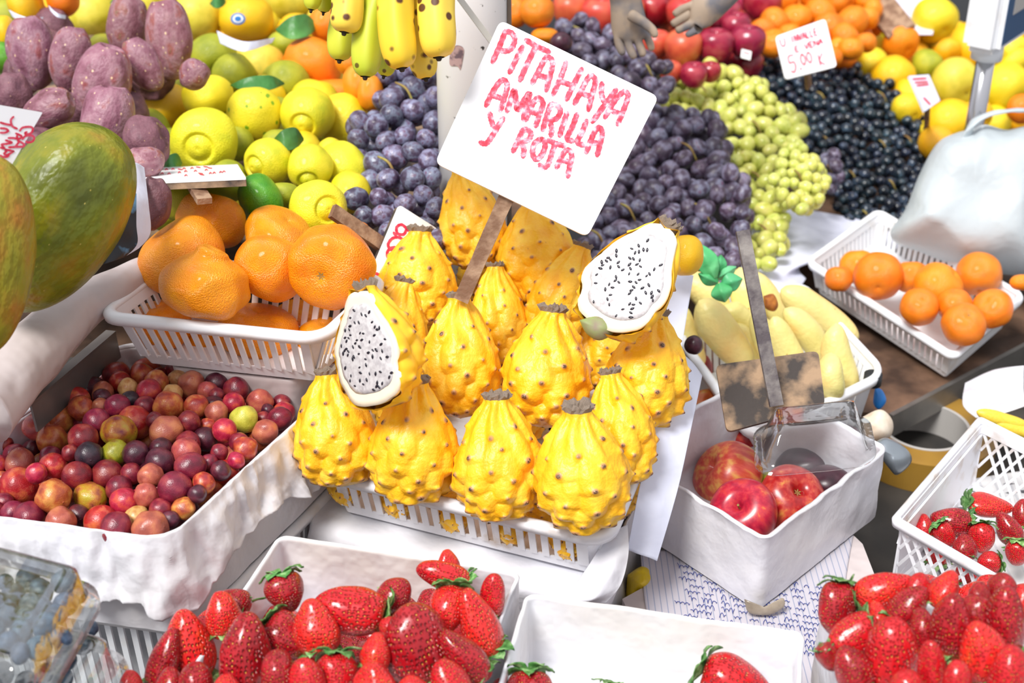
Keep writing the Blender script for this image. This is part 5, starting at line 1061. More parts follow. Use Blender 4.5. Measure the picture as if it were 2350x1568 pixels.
def sign(label, px, ds, th, rr, L, wd, ink, stick=None, mat='board', cat='price sign', wmat='wood', edge=None):
    me, o, n, W = plate('board', px, ds, M[mat], th, rr); c = sum(W, Vector())/4
    t = thing('price_sign', label, cat, Matrix.Translation(c)); addp(t, 'board', me)
    if edge:
        mb_, *_ = plate('backing', px, [d+.0005 for d in ds], M[edge], .006, rr); mb_.transform(Matrix.Translation(n*(th+.0001))); addp(t, 'backing', mb_)
    if L: addp(t, 'lettering', strokes('lettering', L, o, n, wd, M[ink]))
    if stick:
        (x0, y0, da), (x1, y1, db), ws, ts = stick; V = []; Fc = []
        # slightly irregular lath
        a, b = P(x0, y0, da), P(x1, y1, db); N_ = 14; ax = (b-a).normalized(); s = ax.cross(n).normalized(); u = s.cross(ax)
        for i in range(N_):
            f = i/(N_-1); c_ = a.lerp(b, f)
            for sx_, su in ((-1, -1), (1, -1), (1, 1), (-1, 1)): V.append(c_+s*sx_*ws/2*(1+.07*nz((f*7, sx_, 0), 1))+u*su*ts/2*(1+.1*nz((f*5, su, 3), 1)))
        Fc = gridf(4, N_, True)+[(0, 1, 2, 3), tuple(len(V)-4+i for i in range(4))[::-1]]
        addp(t, 'stick', mesh('stick', V, Fc, M[wmat], False))
    return t, o, n
SG = [[(1160, 71), (1146, 107), (1130, 143)], [(1160, 72), (1174, 76), (1181, 90), (1176, 108), (1164, 117), (1149, 116)], [(1199, 107), (1184, 137), (1169, 167)], [(1207, 92), (1232, 107), (1260, 119)], [(1229, 108), (1210, 146), (1193, 185)],
    [(1221, 191), (1235, 165), (1248, 140), (1257, 131), (1268, 143), (1262, 175), (1253, 208)], [(1236, 173), (1260, 180)], [(1299, 143), (1286, 180), (1269, 217)], [(1335, 158), (1316, 195), (1300, 229)], [(1284, 186), (1317, 198)],
    [(1318, 238), (1332, 212), (1345, 186), (1356, 174), (1366, 186), (1358, 220), (1350, 253)], [(1331, 213), (1356, 222)], [(1381, 191), (1380, 215), (1387, 236)], [(1414, 206), (1388, 240), (1359, 280)], [(1388, 270), (1402, 245), (1418, 222), (1433, 211), (1441, 221), (1430, 255), (1417, 286)], [(1403, 254), (1425, 262)],
    [(1115, 243), (1128, 216), (1145, 190), (1157, 184), (1164, 198), (1157, 226), (1148, 254)], [(1130, 219), (1152, 226)], [(1163, 256), (1171, 232), (1180, 207), (1184, 230), (1187, 252), (1200, 234), (1215, 214), (1209, 242), (1200, 274)],
    [(1206, 276), (1215, 254), (1225, 234), (1236, 225), (1246, 238), (1238, 262), (1229, 290)], [(1216, 256), (1237, 262)], [(1245, 299), (1254, 268), (1263, 240)], [(1263, 239), (1279, 243), (1286, 256), (1277, 272), (1259, 277)], [(1260, 277), (1266, 294), (1264, 312)], [(1301, 259), (1292, 286), (1284, 312)],
    [(1324, 262), (1313, 292), (1301, 318), (1315, 324)], [(1346, 277), (1336, 302), (1325, 326), (1340, 334)], [(1345, 350), (1355, 324), (1365, 302), (1375, 293), (1382, 305), (1377, 330), (1370, 357)], [(1356, 326), (1376, 330)],
    [(1124, 260), (1127, 275), (1132, 291)], [(1155, 271), (1140, 295), (1124, 320), (1114, 330), (1102, 327)], [(1177, 348), (1190, 320), (1201, 296)], [(1201, 296), (1214, 300), (1218, 311), (1210, 322), (1193, 325)], [(1194, 326), (1202, 342), (1200, 360)],
    [(1243, 318), (1226, 330), (1222, 352), (1230, 366), (1244, 354), (1251, 332), (1243, 318)], [(1258, 322), (1276, 330), (1295, 335)], [(1273, 332), (1265, 356), (1257, 378), (1246, 385), (1238, 378)], [(1277, 385), (1287, 364), (1297, 347), (1307, 346), (1312, 360), (1307, 382), (1303, 406)], [(1285, 366), (1308, 373)]]
sign('big white price sign reading PITAHAYA AMARILLA Y ROJA in red marker', [(1148, 46), (1512, 222), (1348, 544), (998, 374)], [1.26, 1.26, 1.235, 1.235], .0022, 18, SG, 12.5, 'ink', ((1168, 440, 1.243), (1058, 690, 1.262), .0135, .006), edge=None)
# small stroke alphabet for the other signs
FN = {'A': [[(0, 0), (.5, 1), (1, 0)], [(.2, .4), (.8, .4)]], 'C': [[(.9, .8), (.5, 1), (.1, .6), (.1, .35), (.5, 0), (.9, .15)]], 'M': [[(0, 0), (.1, 1), (.5, .35), (.9, 1), (1, 0)]], 'N': [[(0, 0), (.05, 1), (.95, 0), (1, 1)]], 'I': [[(.5, 0), (.5, 1)]], 'T': [[(0, 1), (1, 1)], [(.5, 1), (.5, 0)]], 'L': [[(.1, 1), (.1, 0), (.8, 0)]],
    'E': [[(.9, 1), (.1, 1), (.1, 0), (.9, 0)], [(.1, .5), (.7, .5)]], 'V': [[(0, 1), (.5, 0), (1, 1)]], 'R': [[(.1, 0), (.1, 1), (.8, .85), (.8, .6), (.1, .45), (.9, 0)]], 'U': [[(0, 1), (.1, .2), (.5, 0), (.9, .2), (1, 1)]], '.': [[(.4, 0), (.5, .12)]], ',': [[(.5, .15), (.3, -.2)]], 'S': [[(.9, .9), (.3, 1), (.15, .7), (.8, .4), (.7, .05), (.1, .05)]],
    '5': [[(.9, 1), (.2, 1), (.15, .6), (.7, .6), (.85, .3), (.5, 0), (.1, .1)]], '0': [[(.5, 1), (.12, .7), (.12, .3), (.5, 0), (.88, .3), (.88, .7), (.5, 1)]], '6': [[(.8, 1), (.3, .7), (.1, .3), (.5, 0), (.9, .25), (.6, .5), (.15, .35)]], '1': [[(.2, .7), (.5, 1), (.5, 0)]], 'K': [[(.1, 1), (.1, 0)], [(.9, 1), (.15, .45), (.9, 0)]], 'O': [[(.5, 1), (.1, .6), (.1, .3), (.5, 0), (.9, .3), (.9, .6), (.5, 1)]], ' ': []}
def txt(s, x, y, w_, h, ex, ey, gap=.3):
    """baseline start px, letter size, unit vectors right and up in px"""
    L = []
    for ch in s:
        for st_ in FN[ch]: L.append([(x+ex[0]*w_*a+ey[0]*h*b, y+ex[1]*w_*a+ey[1]*h*b) for a, b in st_])
        x += ex[0]*w_*(1+gap); y += ex[1]*w_*(1+gap)
    return L
def rot(a): a = math.radians(a); return (math.cos(a), -math.sin(a)), (-math.sin(a), -math.cos(a))
ex, ey = rot(15)
_e = ((.95, -.30), (-.24, -.97))
L = txt('U', 1793, 108, 11, 18, *_e)+txt('INVALLE', 1816, 99, 7, 15, *_e, gap=.35)+txt('E VENA', 1826, 120, 8.5, 12, *_e, gap=.35)+txt('5.', 1815, 168, 17, 38, *_e, gap=.0)+txt('00', 1840, 151, 12, 26, *_e, gap=.25)+txt('K', 1882, 152, 13, 27, *_e)
sign('small white price sign with 5.00 K in red, standing in the black grapes', [(1779, 84), (1894, 43), (1919, 156), (1802, 183)], [2.08, 2.10, 2.07, 2.05], .002, 10, L, 3.6, 'ink2' , ((1850, 150, 2.085), (1856, 200, 2.12), .012, .005))
L = [[(939, 531), (922, 516), (910, 522), (912, 536), (926, 538), (932, 527)], [(903, 534), (908, 541)], [(932, 556), (915, 545), (899, 548), (890, 563), (900, 575), (912, 572)], [(917, 573), (902, 568), (889, 577), (890, 592), (903, 597)], [(847, 648), (863, 653), (880, 654)], [(862, 642), (858, 628), (872, 632), (880, 640)]]
sign('tilted white price sign with red 6,00 and K, partly behind the pitahayas', [(917, 470), (1005, 526), (930, 664), (842, 650)], [1.40, 1.42, 1.38, 1.36], .003, 8, L, 6.5, 'ink2', ((762, 484, 1.355), (900, 578, 1.395), .014, .006), edge='woodd')
# papaya sign, upside down writing
L = [[(44.9, 300.4), (51.0, 293.3), (63.3, 291.0), (72.4, 292.2), (75.0, 297.3), (70.4, 305.5), (60.2, 308.6), (57.1, 305.5), (61.2, 302.7)], [(51.0, 319.8), (57.1, 312.7), (66.3, 310.6), (74.5, 312.1), (78.1, 317.8), (73.5, 324.9), (63.3, 326.9), (59.2, 323.9)], [(18.4, 316.7), (30.6, 316.7), (42.9, 318.8), (49.0, 312.7), (35.7, 306.0)], [(37.8, 311.6), (39.8, 317.2)], [(19.4, 338.2), (34.7, 337.1), (51.0, 336.1), (55.1, 332.0), (49.0, 326.9), (39.8, 322.9)], [(34.7, 336.1), (42.9, 325.9)], [(12.2, 321.8), (26.5, 326.9), (14.3, 330.0), (3.1, 332.0), (9.2, 340.2), (0.0, 338.7)], [(31.6, 347.3), (12.2, 343.3), (14.3, 347.3), (9.2, 352.4), (16.3, 355.5), (30.6, 347.3)], [(20.4, 355.5), (15.3, 359.6), (5.1, 359.6), (0.0, 356.5)], [(30.6, 267.8), (24.5, 275.9), (27.6, 289.2), (38.8, 295.3)], [(0.0, 281.0), (12.2, 284.6), (24.5, 287.1)], [(0.0, 294.3), (12.2, 295.3), (18.4, 300.4), (10.2, 304.5), (0.0, 304.5)]]
sign('white torn-edged price sign with upside-down red letters, on the papaya at left', [(-30, 236), (98, 258), (10, 376), (-60, 340)], [1.02, 1.05, 1.05, 1.02], .0025, 3, L, 5, 'ink2', None, edge='woodd')
# flat tilted sign seen edge-on over the lemons
e1, e2 = (-1, .03), (.1, 1)
L = txt('KOS A LIMA', 515, 396, 9, 8, e1, e2, .5)+txt('LIMA 5', 480, 386, 9, 7, e1, e2, .5)
_m = [(149, 275), (398, 365), (545, 370), (490, 280), (630, 272), (770, 345), (905, 320), (910, 408), (1040, 250), (1115, 312), (1350, 290), (1440, 362), (1520, 355), (1660, 340), (1730, 325), (870, 260), (180, 300)]
L = [[(330+x/9.4-3.2, 360+y/9.4+1.2), (330+x/9.4, 360+y/9.4-1.6), (330+x/9.4+3, 360+y/9.4+.8)] for x, y in _m]+[[(330+x/9.4, 360+y/9.4), (330+(x+90)/9.4, 360+(y+12)/9.4)] for x, y in ((740, 270), (1130, 225), (1290, 215), (1180, 360), (1210, 385), (1380, 240))]
t_, o_, n_ = sign('foreshortened white price sign lying above the mandarins, reddish upside-down writing', [(330, 386), (545, 377), (564, 401), (334, 418)], [1.50, 1.48, 1.33, 1.345], .002, 4, L, 2.2, 'ink2', ((442, 418, 1.36), (470, 462, 1.33), .014, .006), edge='woodd')
# back of a sign: board on a lath
me, o_, n_, W_ = plate('board', [(1642, 838), (1878, 805), (1896, 925), (1668, 992)], [1.36, 1.36, 1.33, 1.33], M['woodd'], .004, 16)
t = thing('price_sign', 'dark wooden sign seen from its back, nailed to a grey lath, above the apples', 'price sign', Matrix.Translation(W_[0])); addp(t, 'board', me)
V = []; Fc = []; bar(V, Fc, P(1704, 530, 1.335), P(1782, 932, 1.322), n_, .0125, .006); addp(t, 'stick', mesh('stick', V, Fc, M['woodg'], False))
me, o_, n_, W_ = plate('board', [(2085, 175), (2130, 172), (2140, 245), (2118, 258)], [2.22, 2.24, 2.24, 2.2], M['card'], .004, 2)
L = [[(2095, 182), (2125, 180)], [(2100, 190), (2128, 188)], [(2104, 197), (2130, 194)], [(2120, 225), (2134, 240)]]
sign('small pinkish tilted price sign between black grapes and grapefruit', [(2086, 174), (2132, 171), (2140, 246), (2122, 256)], [2.12, 2.14, 2.14, 2.10], .004, 2, L, 5, 'inkp', ((2128, 240, 2.13), (2126, 300, 2.30), .01, .004), mat='paper')
sign('edge of a white price card behind the black grapes, next to dark apples', [(1702, 112), (1725, 118), (1722, 138), (1700, 132)], [2.25]*4, .002, 2, [[(1706, 120), (1720, 124)]], 3, 'inkp', None)
# ---------------------------------------------------------------- hands of a person reaching in at the top
def skinned(name, ch, d, mat, sub=2):
    V = []; E_ = []; R_ = []
    def add(x, y, r, dd=0): V.append(tuple(P(x, y, d+dd))); R_.append(r*d/F); return len(V)-1
    ids = {}
    for cname, pts in ch:
        prev = ids.get(cname.split('>')[0]) if '>' in cname else None
        for p in pts:
            i = add(*p)
            if prev is not None: E_.append((prev, i))
            prev = i
        ids[cname.split('>')[-1]] = prev
    me = bpy.data.meshes.new(name); me.from_pydata(V, E_, []); o = bpy.data.objects.new(name, me)
    C.objects.link(o); mod = o.modifiers.new('s', 'SKIN')
    for i, sv in enumerate(me.skin_vertices[0].data): sv.radius = (R_[i], R_[i]); sv.use_root = i == 0
    m2 = o.modifiers.new('ss', 'SUBSURF'); m2.levels = m2.render_levels = sub
    dg = bpy.context.evaluated_depsgraph_get(); ev = o.evaluated_get(dg); r = bpy.data.meshes.new_from_object(ev); bpy.data.objects.remove(o)
    r.materials.clear(); r.materials.append(M[mat]) if isinstance(mat, str) else None
    for p_ in r.polygons: p_.use_smooth = True
    return r
pe = thing('person', 'two worn grey-brown hands reaching down over the grapes at the top', 'person', Matrix.Translation(P(1500, -200, 1.8)))
hm = skinned('hand', [('a', [(1420, -260, 52), (1425, -120, 44), (1432, -20, 38), (1440, 30, 42), (1448, 62, 40)]), ('a>f1', [(1418, 88, 12), (1424, 112, 10), (1432, 128, 9)]), ('a>f2', [(1440, 96, 12), (1450, 122, 10.5), (1458, 136, 9)]), ('a>f3', [(1463, 94, 12), (1473, 116, 10), (1476, 132, 9)]), ('a>f4', [(1484, 84, 11), (1494, 104, 9), (1496, 118, 8)])], 1.72, 'skin')
addp(pe, 'hand', hm)
th = skinned('thumb', [('a', [(1440, 30, 16), (1475, 50, 13), (1500, 70, 11), (1506, 88, 9)])], 1.69, 'skin'); addp(pe, 'thumb', th)
hm = skinned('hand', [('a', [(1800, -240, 50), (1730, -110, 42), (1670, -20, 36), (1630, 12, 38), (1605, 30, 36)]), ('a>f1', [(1588, 12, 11), (1562, 22, 10), (1545, 36, 9)]), ('a>f2', [(1584, 32, 12), (1558, 46, 10), (1540, 58, 9)]), ('a>f3', [(1590, 52, 12), (1568, 64, 10), (1550, 72, 9)]), ('a>f4', [(1604, 64, 11), (1586, 76, 9), (1572, 82, 8)])], 1.80, 'skin')
addp(pe, 'hand', hm)
sl = tube('sleeve', [P(1430, -30, 1.70), P(1425, -120, 1.70), P(1415, -300, 1.70)], [.024, .030, .036], M['sleeve'], 24, 14, .003, 40); addp(pe, 'sleeve', sl)
# ---------------------------------------------------------------- scale on its post
ts = thing('weighing_scale', 'white scale display on a shiny steel post at the top right', 'scale', Matrix.Translation(P(2262, 270, 1.95)))
c = P(2262, 140, 1.95)
addp(ts, 'post', cyl('post', (c.x, c.y), .0125, TZ, c.z+.02, 'steel')); chrome = plain('shiny_steel', '#C8C8CC', .15, metal=1); [c for c in ts.children if c.name.startswith('post')][0].data.materials[0] = chrome
addp(ts, 'collar', cyl('collar', (c.x, c.y), .021, c.z+.004, c.z+.022, 'white'))
ry = Matrix.Rotation(math.radians(-38), 4, 'Z'); ux = (ry @ Vector((1, 0, 0))); uy = ry @ Vector((0, 1, 0))
def rbox(name, c, a, b, z, mat, bev=.004):
    V = []; Fc = []; box_mb(V, Fc, c, a, b, z); me = mesh(name, V, Fc, M[mat], False); bm = bmesh.new(); bm.from_mesh(me); bmesh.ops.recalc_face_normals(bm, faces=bm.faces)
    if bev: bmesh.ops.bevel(bm, geom=bm.edges[:], offset=bev, segments=3, affect='EDGES')
    bm.to_mesh(me); bm.free(); return me
hc = Vector((c.x, c.y, c.z+.022+.10))+ux*.004+uy*.012
addp(ts, 'display_housing', rbox('h', hc, ux*.026, uy*.06, Vector((0, 0, .10)), 'white', .01))
M['slate'] = plain('slate_blue_panel', '#3A5A80', .4)
addp(ts, 'display_panel', rbox('p', hc+ux*.0265, ux*.0006, uy*.050, Vector((0, 0, .085)), 'slate', 0))
for i_ in range(2): addp(ts, 'display_window', rbox('w', hc+ux*.0272+Vector((0, 0, -.035+.05*i_)), ux*.0005, uy*.028, Vector((0, 0, .013)), 'core', 0))
# ---------------------------------------------------------------- plastic bag
bg_ = pillow('bag', [(2236, 296), (2262, 286), (2310, 298), (2370, 290), (2440, 330), (2450, 480), (2430, 620), (2330, 632), (2200, 612), (2110, 578), (2058, 560), (2044, 530), (2078, 480), (2110, 400), (2150, 330), (2195, 305)], 1.92, .10, M['bag'], 110, 34, .011, 13, .013)
hb = tube('handle', [P(2216, 322, 1.88), P(2236, 280, 1.87), P(2280, 260, 1.87), (P(2340, 253, 1.88)), P(2400, 262, 1.9), P(2430, 310, 1.92)], [.012, .010, .007, .007, .009, .012], M['bag'], 14, 30, .002, 50, .35)
ob('handle', hb, tag(ob('plastic_bag', bg_), 'full translucent whitish plastic carrier bag on the table at the right edge', 'bag'))
# ---------------------------------------------------------------- clear containers
def clam(name, label, fr, top_in=.012, hh=.045, cat='container', lid=True, low=None, extra=None):
    t = thing(name, label, cat, Matrix.Translation(fr.p(fr.w/2, fr.l/2, 0)))
    pr = [(-.006, 0), (-.006, .002), (0, .002), (.003, .006), (top_in*.8, hh-.003), (top_in+.002, hh), (top_in+.008, hh+.001), (top_in+.011, hh-.002), (top_in+.016, hh-.002)]
    addp(t, 'lid' if low else 'tray', shell('lid', fr, pr, M['clear'], .016, True, .0007, 30, 12, th=.0004))
    if low:
        pr2 = [(-.006, -.001), (-.006, -.003), (0, -.003), (.003, -.007), (low[1], -low[0]+.003), (low[1]+.004, -low[0])]
        addp(t, 'tray', shell('tray', fr, pr2, M['clear'], .016, True, .0007, 30, 12, th=.0004))
        addp(t, 'latch', rbox('latch', fr.p(fr.w*.5, 0, 0), fr.u*.02, fr.v*.004, fr.n*.002, 'clear', 0))
    return t
o = P(1748, 1088, 1.235); u_ = P(2000, 1062, 1.245); v_ = P(1742, 985, 1.30)
fr = Fr(o, u_, v_, 0); clam('clear_container', 'empty clear plastic punnet lying upside down on the apple tray', fr, .016, .032)
o = P(88, 1640, .93); u_ = P(232, 1372, .97); v_ = P(-200, 1560, 1.03)
# blueberry container: corner at upper right, sides running left and towards the viewer
cB = P(226, 1362, .98); cL = P(-120, 1312, 1.03); cF = P(60, 1600, .87); cF = Vector((cF.x, cF.y, cB.z)); cL = Vector((cL.x, cL.y, cB.z))
fr = Fr(cF, cB, cF+(cL-cB), 0); fr.o = cF
BB = clam('blueberry_container', 'clear plastic punnet full of blueberries in the lower left corner', fr, .008, .028, low=(.03, .01))
fr2 = Fr(cF-Vector((-.004, 0, .064)), cB-Vector((-.012, 0, .064)), cF+(cL-cB)-Vector((-.004, 0, .064)), 0)
clam('blueberry_container', 'lower clear punnet of blueberries beneath the upper one, lower left corner', fr2, .008, .028, low=(.03, .01))
s0 = fr2.p(.01, .01, -.034); liner_box('support_box', 'white box under the blueberry punnets in the lower left corner', Fr(s0, s0+fr2.u*(fr2.w-.03), s0+fr2.v*(fr2.l-.02), s0.z-.001), 'liner', .01, 0, .001)
its = [(12, 1337, 20, 20), (64, 1331, 30, 29), (146, 1334, 30, 30), (94, 1358, 33, 28), (30, 1369, 30, 30), (82, 1394, 40, 34), (150, 1387, 30, 30), (18, 1412, 30, 30), (105, 1436, 34, 30), (48, 1452, 30, 28), (18, 1475, 26, 26), (130, 1410, 26, 26), (178, 1366, 22, 24), (90, 1488, 30, 26), (45, 1500, 26, 24), (140, 1465, 26, 24), (-20, 1380, 28, 28), (-15, 1440, 28, 28), (60, 1420, 26, 26)]
zb_ = fr.o.z+.004
pile('blueberry', 'blueberry', 'blueberry', 'the upper clear punnet', [(x, y, a, b, 'bluish', None, None, None) for x, y, a, b in its], lambda x, y: dz(y, zb_), 'blueberry', 'blueberries in the upper punnet', k=.85)
its = [(150, 1515, 26, 24), (190, 1480, 26, 24), (100, 1550, 28, 24), (60, 1568, 28, 24), (205, 1445, 22, 22), (150, 1558, 24, 20), (10, 1545, 28, 24)]
pile('blueberry', 'blueberry', 'blueberry', 'the lower clear punnet', [(x, y, a, b, 'bluish', None, None, None) for x, y, a, b in its], lambda x, y: dz(y, zb_-.062)-.0, 'blueberry', 'blueberries in the lower punnet', k=.85)
# ---------------------------------------------------------------- paper, cloth, films
def sheet(name, label, cat, rows, mat, amp=.003, sc_=12, amp2=.002, seed=0, nu=44, nv=44, th=.0006, kind=None, parent=None):
    o = ob(name, patch(name, rows, M[mat], nu, nv, amp, sc_, th, amp2, seed)); return tag(o, label, cat, None, kind)
sheet('white_paper', 'upright sheet of white wrapping paper to the right behind the pitahayas, bent over at top', 'paper', [[(1340, 600, 1.50), (1420, 608, 1.49), (1500, 622, 1.48), (1592, 632, 1.47)], [(1360, 760, 1.42), (1430, 770, 1.41), (1500, 775, 1.40), (1568, 775, 1.40)], [(1380, 900, 1.36), (1440, 910, 1.35), (1500, 915, 1.34), (1548, 920, 1.33)]], 'paper', .003, 10)
sheet('white_paper', 'hanging white sheet with a folded corner between the pitahaya basket and the apples', 'paper', [[(1545, 800, 1.34), (1570, 815, 1.345), (1592, 835, 1.35), (1612, 862, 1.355)], [(1505, 960, 1.27), (1535, 965, 1.275), (1560, 970, 1.28), (1588, 975, 1.285)], [(1470, 1110, 1.24), (1500, 1115, 1.245), (1530, 1118, 1.25), (1556, 1122, 1.255)], [(1440, 1262, 1.225), (1465, 1272, 1.225), (1490, 1280, 1.225), (1508, 1288, 1.23)]], 'paper', .003, 12)
sheet('plastic_film', 'translucent white plastic bulging from under the front right corner of the pitahaya basket', 'plastic film', [[(1395, 1230, 1.22), (1420, 1215, 1.22), (1440, 1205, 1.22)], [(1330, 1330, 1.19), (1400, 1300, 1.185), (1442, 1270, 1.20)], [(1290, 1375, 1.185), (1365, 1370, 1.175), (1425, 1340, 1.19)], [(1240, 1392, 1.19), (1320, 1388, 1.185), (1390, 1384, 1.19)]], 'film', .006, 26, .005)
sheet('plastic_film', 'grey-white plastic wrap spread under the front of the pitahaya basket', 'plastic film', [[PZ(700, 1120, .212), PZ(900, 1190, .212), PZ(1130, 1250, .212), PZ(1400, 1310, .212)], [PZ(712, 1195, .209), PZ(900, 1262, .209), PZ(1130, 1325, .209), PZ(1390, 1385, .209)], [PZ(700, 1260, .185), PZ(900, 1320, .185), PZ(1130, 1375, .185), PZ(1380, 1430, .185)], [PZ(700, 1330, .14), PZ(900, 1390, .14), PZ(1130, 1440, .14), PZ(1370, 1480, .14)]], 'film', .003, 20, .003)
sheet('cloth', 'pale bluish cloth spread under the grapes beside the orange basket', 'cloth', [[(1690, 470, 2.10), (1840, 480, 2.10), (1960, 500, 2.12), (2080, 520, 2.14)], [(1680, 560, 1.98), (1800, 560, 1.98), (1920, 560, 2.0), (2060, 570, 2.02)], [(1640, 640, 1.86), (1740, 635, 1.87), (1800, 630, 1.89), (1850, 605, 1.96)], [(1620, 720, 1.80), (1740, 710, 1.81), (1810, 690, 1.84), (1850, 640, 1.93)]], 'cloth', .008, 9, .008)
sheet('newspaper', 'torn white paper with black and blue print tucked beside the big papaya', 'paper', [[(285, 378, 1.27), (310, 374, 1.28), (330, 385, 1.29)], [(280, 450, 1.24), (318, 452, 1.26), (340, 470, 1.27)], [(255, 520, 1.21), (300, 520, 1.23), (344, 535, 1.26)], [(225, 590, 1.20), (270, 595, 1.21), (318, 570, 1.24)]], 'paper', .004, 26, .003)
sheet('newspaper', 'dark printed strip with pale blue patch, just below the torn white paper', 'paper', [[(286, 440, 1.195), (300, 438, 1.20), (312, 445, 1.205)], [(265, 500, 1.185), (288, 510, 1.19), (312, 515, 1.20)], [(225, 560, 1.18), (262, 565, 1.185), (314, 560, 1.20)], [(190, 612, 1.18), (240, 606, 1.18), (285, 590, 1.195)]], 'newscol', .003, 30, .002)
tag(ob('rolled_liner', tube('rolled_liner', [P(400, 580, 1.42), P(330, 620, 1.33), P(190, 708, 1.27), (P(70, 815, 1.21)), P(-60, 945, 1.15)], [.010, .014, .021, .028, .034], M['greyroll'], 34, 60, .004, 26)), 'dusty white plastic-wrapped tray edge running diagonally under the papayas', 'tray edge')
V = []; Fc = []; a, b = P(255, 762, 1.34), P(60, 928, 1.20); bar(V, Fc, a, b, Vector((0, 0, 1)), .010, .003); bar(V, Fc, a-Vector((-.004, 0, .014)), b-Vector((-.004, 0, .014)), Vector((1, 0, .1)), .026, .002)
tag(ob('metal_rail', mesh('metal_rail', V, Fc, M['steel'], False)), 'scratched metal rail left of the plum tray', 'rail')
V = []; Fc = []; q = [P(-60, 1000, 1.22), P(300, 690, 1.42)]
tag(slab('counter_panel', [P(20, 960, 1.25)-Vector((0, 0, .01)), P(200, 960, 1.32)-Vector((0, 0, .03)), P(270, 760, 1.40)-Vector((0, 0, .03)), P(-40, 760, 1.40)-Vector((0, 0, .03))], .12, M['counter']), 'dark counter surface under the diagonal tray edge at left', 'counter')
sheet('wrapping_paper', 'crumpled white fruit wrapper under the stickered yellow fruit', 'paper', [[(497, 70, 1.86), (560, 95, 1.80), (632, 86, 1.86)], [(505, 100, 1.84), (560, 118, 1.79), (625, 98, 1.85)]], 'paper', .006, 30, .006, 3, 26, 12)
sheet('wrapping_paper', 'white fruit wrapper under the mango at the top left edge', 'paper', [[(20, 22, 1.80), (60, 40, 1.76), (100, 40, 1.80)], [(30, 40, 1.79), (62, 52, 1.75), (96, 46, 1.79)]], 'paper', .005, 30, .006, 4, 22, 10)
sheet('wrapping_paper', 'white fruit wrapper under the reddish mango', 'paper', [[(112, 12, 1.80), (130, 30, 1.77), (150, 36, 1.80)], [(116, 24, 1.79), (132, 40, 1.76), (150, 44, 1.79)]], 'paper', .004, 30, .004, 5, 20, 10)
rp_ = sheet('ruled_paper', 'ruled paper with blue handwriting between the white tray and the apple tray', 'paper', [[PZ(1470, 1270, .1545), PZ(1700, 1240, .1545), PZ(1960, 1220, .1545)], [PZ(1480, 1380, .1545), PZ(1700, 1370, .1545), PZ(1940, 1340, .1545)], [PZ(1500, 1480, .1545), PZ(1700, 1490, .1545), PZ(1930, 1500, .1545)], [PZ(1520, 1600, .1545), PZ(1700, 1600, .1545), PZ(1930, 1610, .1545)]], 'notebook', .0004, 10, 0)
R_ = random.Random(3); L = []
for ln in range(12):
    y0 = 1300+ln*14; x = 1560+R_.uniform(-20, 30)
    while x < 1880:
        pts = []; ph = R_.uniform(0, 6); am = 3
        for i in range(R_.randint(7, 22)):
            ph += 1.5; x += 2.3; am = R_.choice((2, 2.6, 3, 6)) if i % 4 == 0 else am
            pts.append((x+1.6*math.cos(ph), y0+(x-1560)*.16+am*math.sin(ph)))
        L.append(pts); x += R_.uniform(6, 16)
wr = strokes('handwriting', L, PZ(1700, 1400, .1553), Vector((0, 0, 1)), 1.3, M['bluepen'], .0006); ob('handwriting', wr, rp_)
sheet('newspaper', 'crumpled newspaper lying under the strawberries in the lattice crate', 'paper', [[PZ(2110, 1130, .118), PZ(2230, 1100, .118), PZ(2350, 1080, .118)], [PZ(2120, 1250, .119), PZ(2240, 1260, .119), PZ(2370, 1250, .119)], [PZ(2170, 1330, .122), PZ(2280, 1350, .122), PZ(2390, 1370, .122)]], 'news', .001, 20, .001)
# small odds and ends
tag(ob('plastic_scrap', pillow('s', [(1440, 1320), (1475, 1300), (1505, 1320), (1520, 1350), (1500, 1400), (1440, 1396)], 1.33, .02, M['yellowbag'], 60, 20, .012, 60, .008)), 'crumpled yellow plastic scrap below the hanging white sheet', 'plastic scrap')
tag(ob('printed_scrap', pillow('s', [(1500, 1300), (1560, 1310), (1585, 1340), (1560, 1380), (1525, 1390), (1505, 1350)], 1.38, .012, M['printed_yellow'], 40, 8, .003, 50, .002)), 'dark printed packaging scrap right of the yellow plastic', 'packaging')
tag(ob('blue_scrap', pillow('s', [(2008, 890), (2024, 895), (2034, 920), (2018, 940), (2004, 925)], 1.60, .006, M['blue'], 30, 6, .002, 60)), 'small bright blue scrap beside the basket of long fruit', 'scrap')
tag(ob('foam_block', pillow('s', [(1975, 960), (2020, 940), (2048, 965), (2045, 1000), (2010, 1018), (1985, 1012)], 1.52, .02, plain('pale_foam', '#E8DCCB', .8, c2='#B08A66', scale=30), 40, 8, .003, 50)), 'pale broken foam block at the corner of the wooden table', 'foam')
tag(ob('foil_packet', pillow('s', [(2000, 1020), (2035, 1005), (2080, 1030), (2092, 1060), (2060, 1090), (2040, 1075)], 1.46, .015, plain('grey_foil', '#8A929A', .3, metal=.5), 40, 8, .003, 40, .003)), 'grey shiny packet below the corner of the wooden table', 'packet')
ls = thing('leaf_sprig', 'sprig of bright green leaves lying on the long yellow fruit', 'leaves', Matrix.Translation(P(1650, 630, 1.54)))
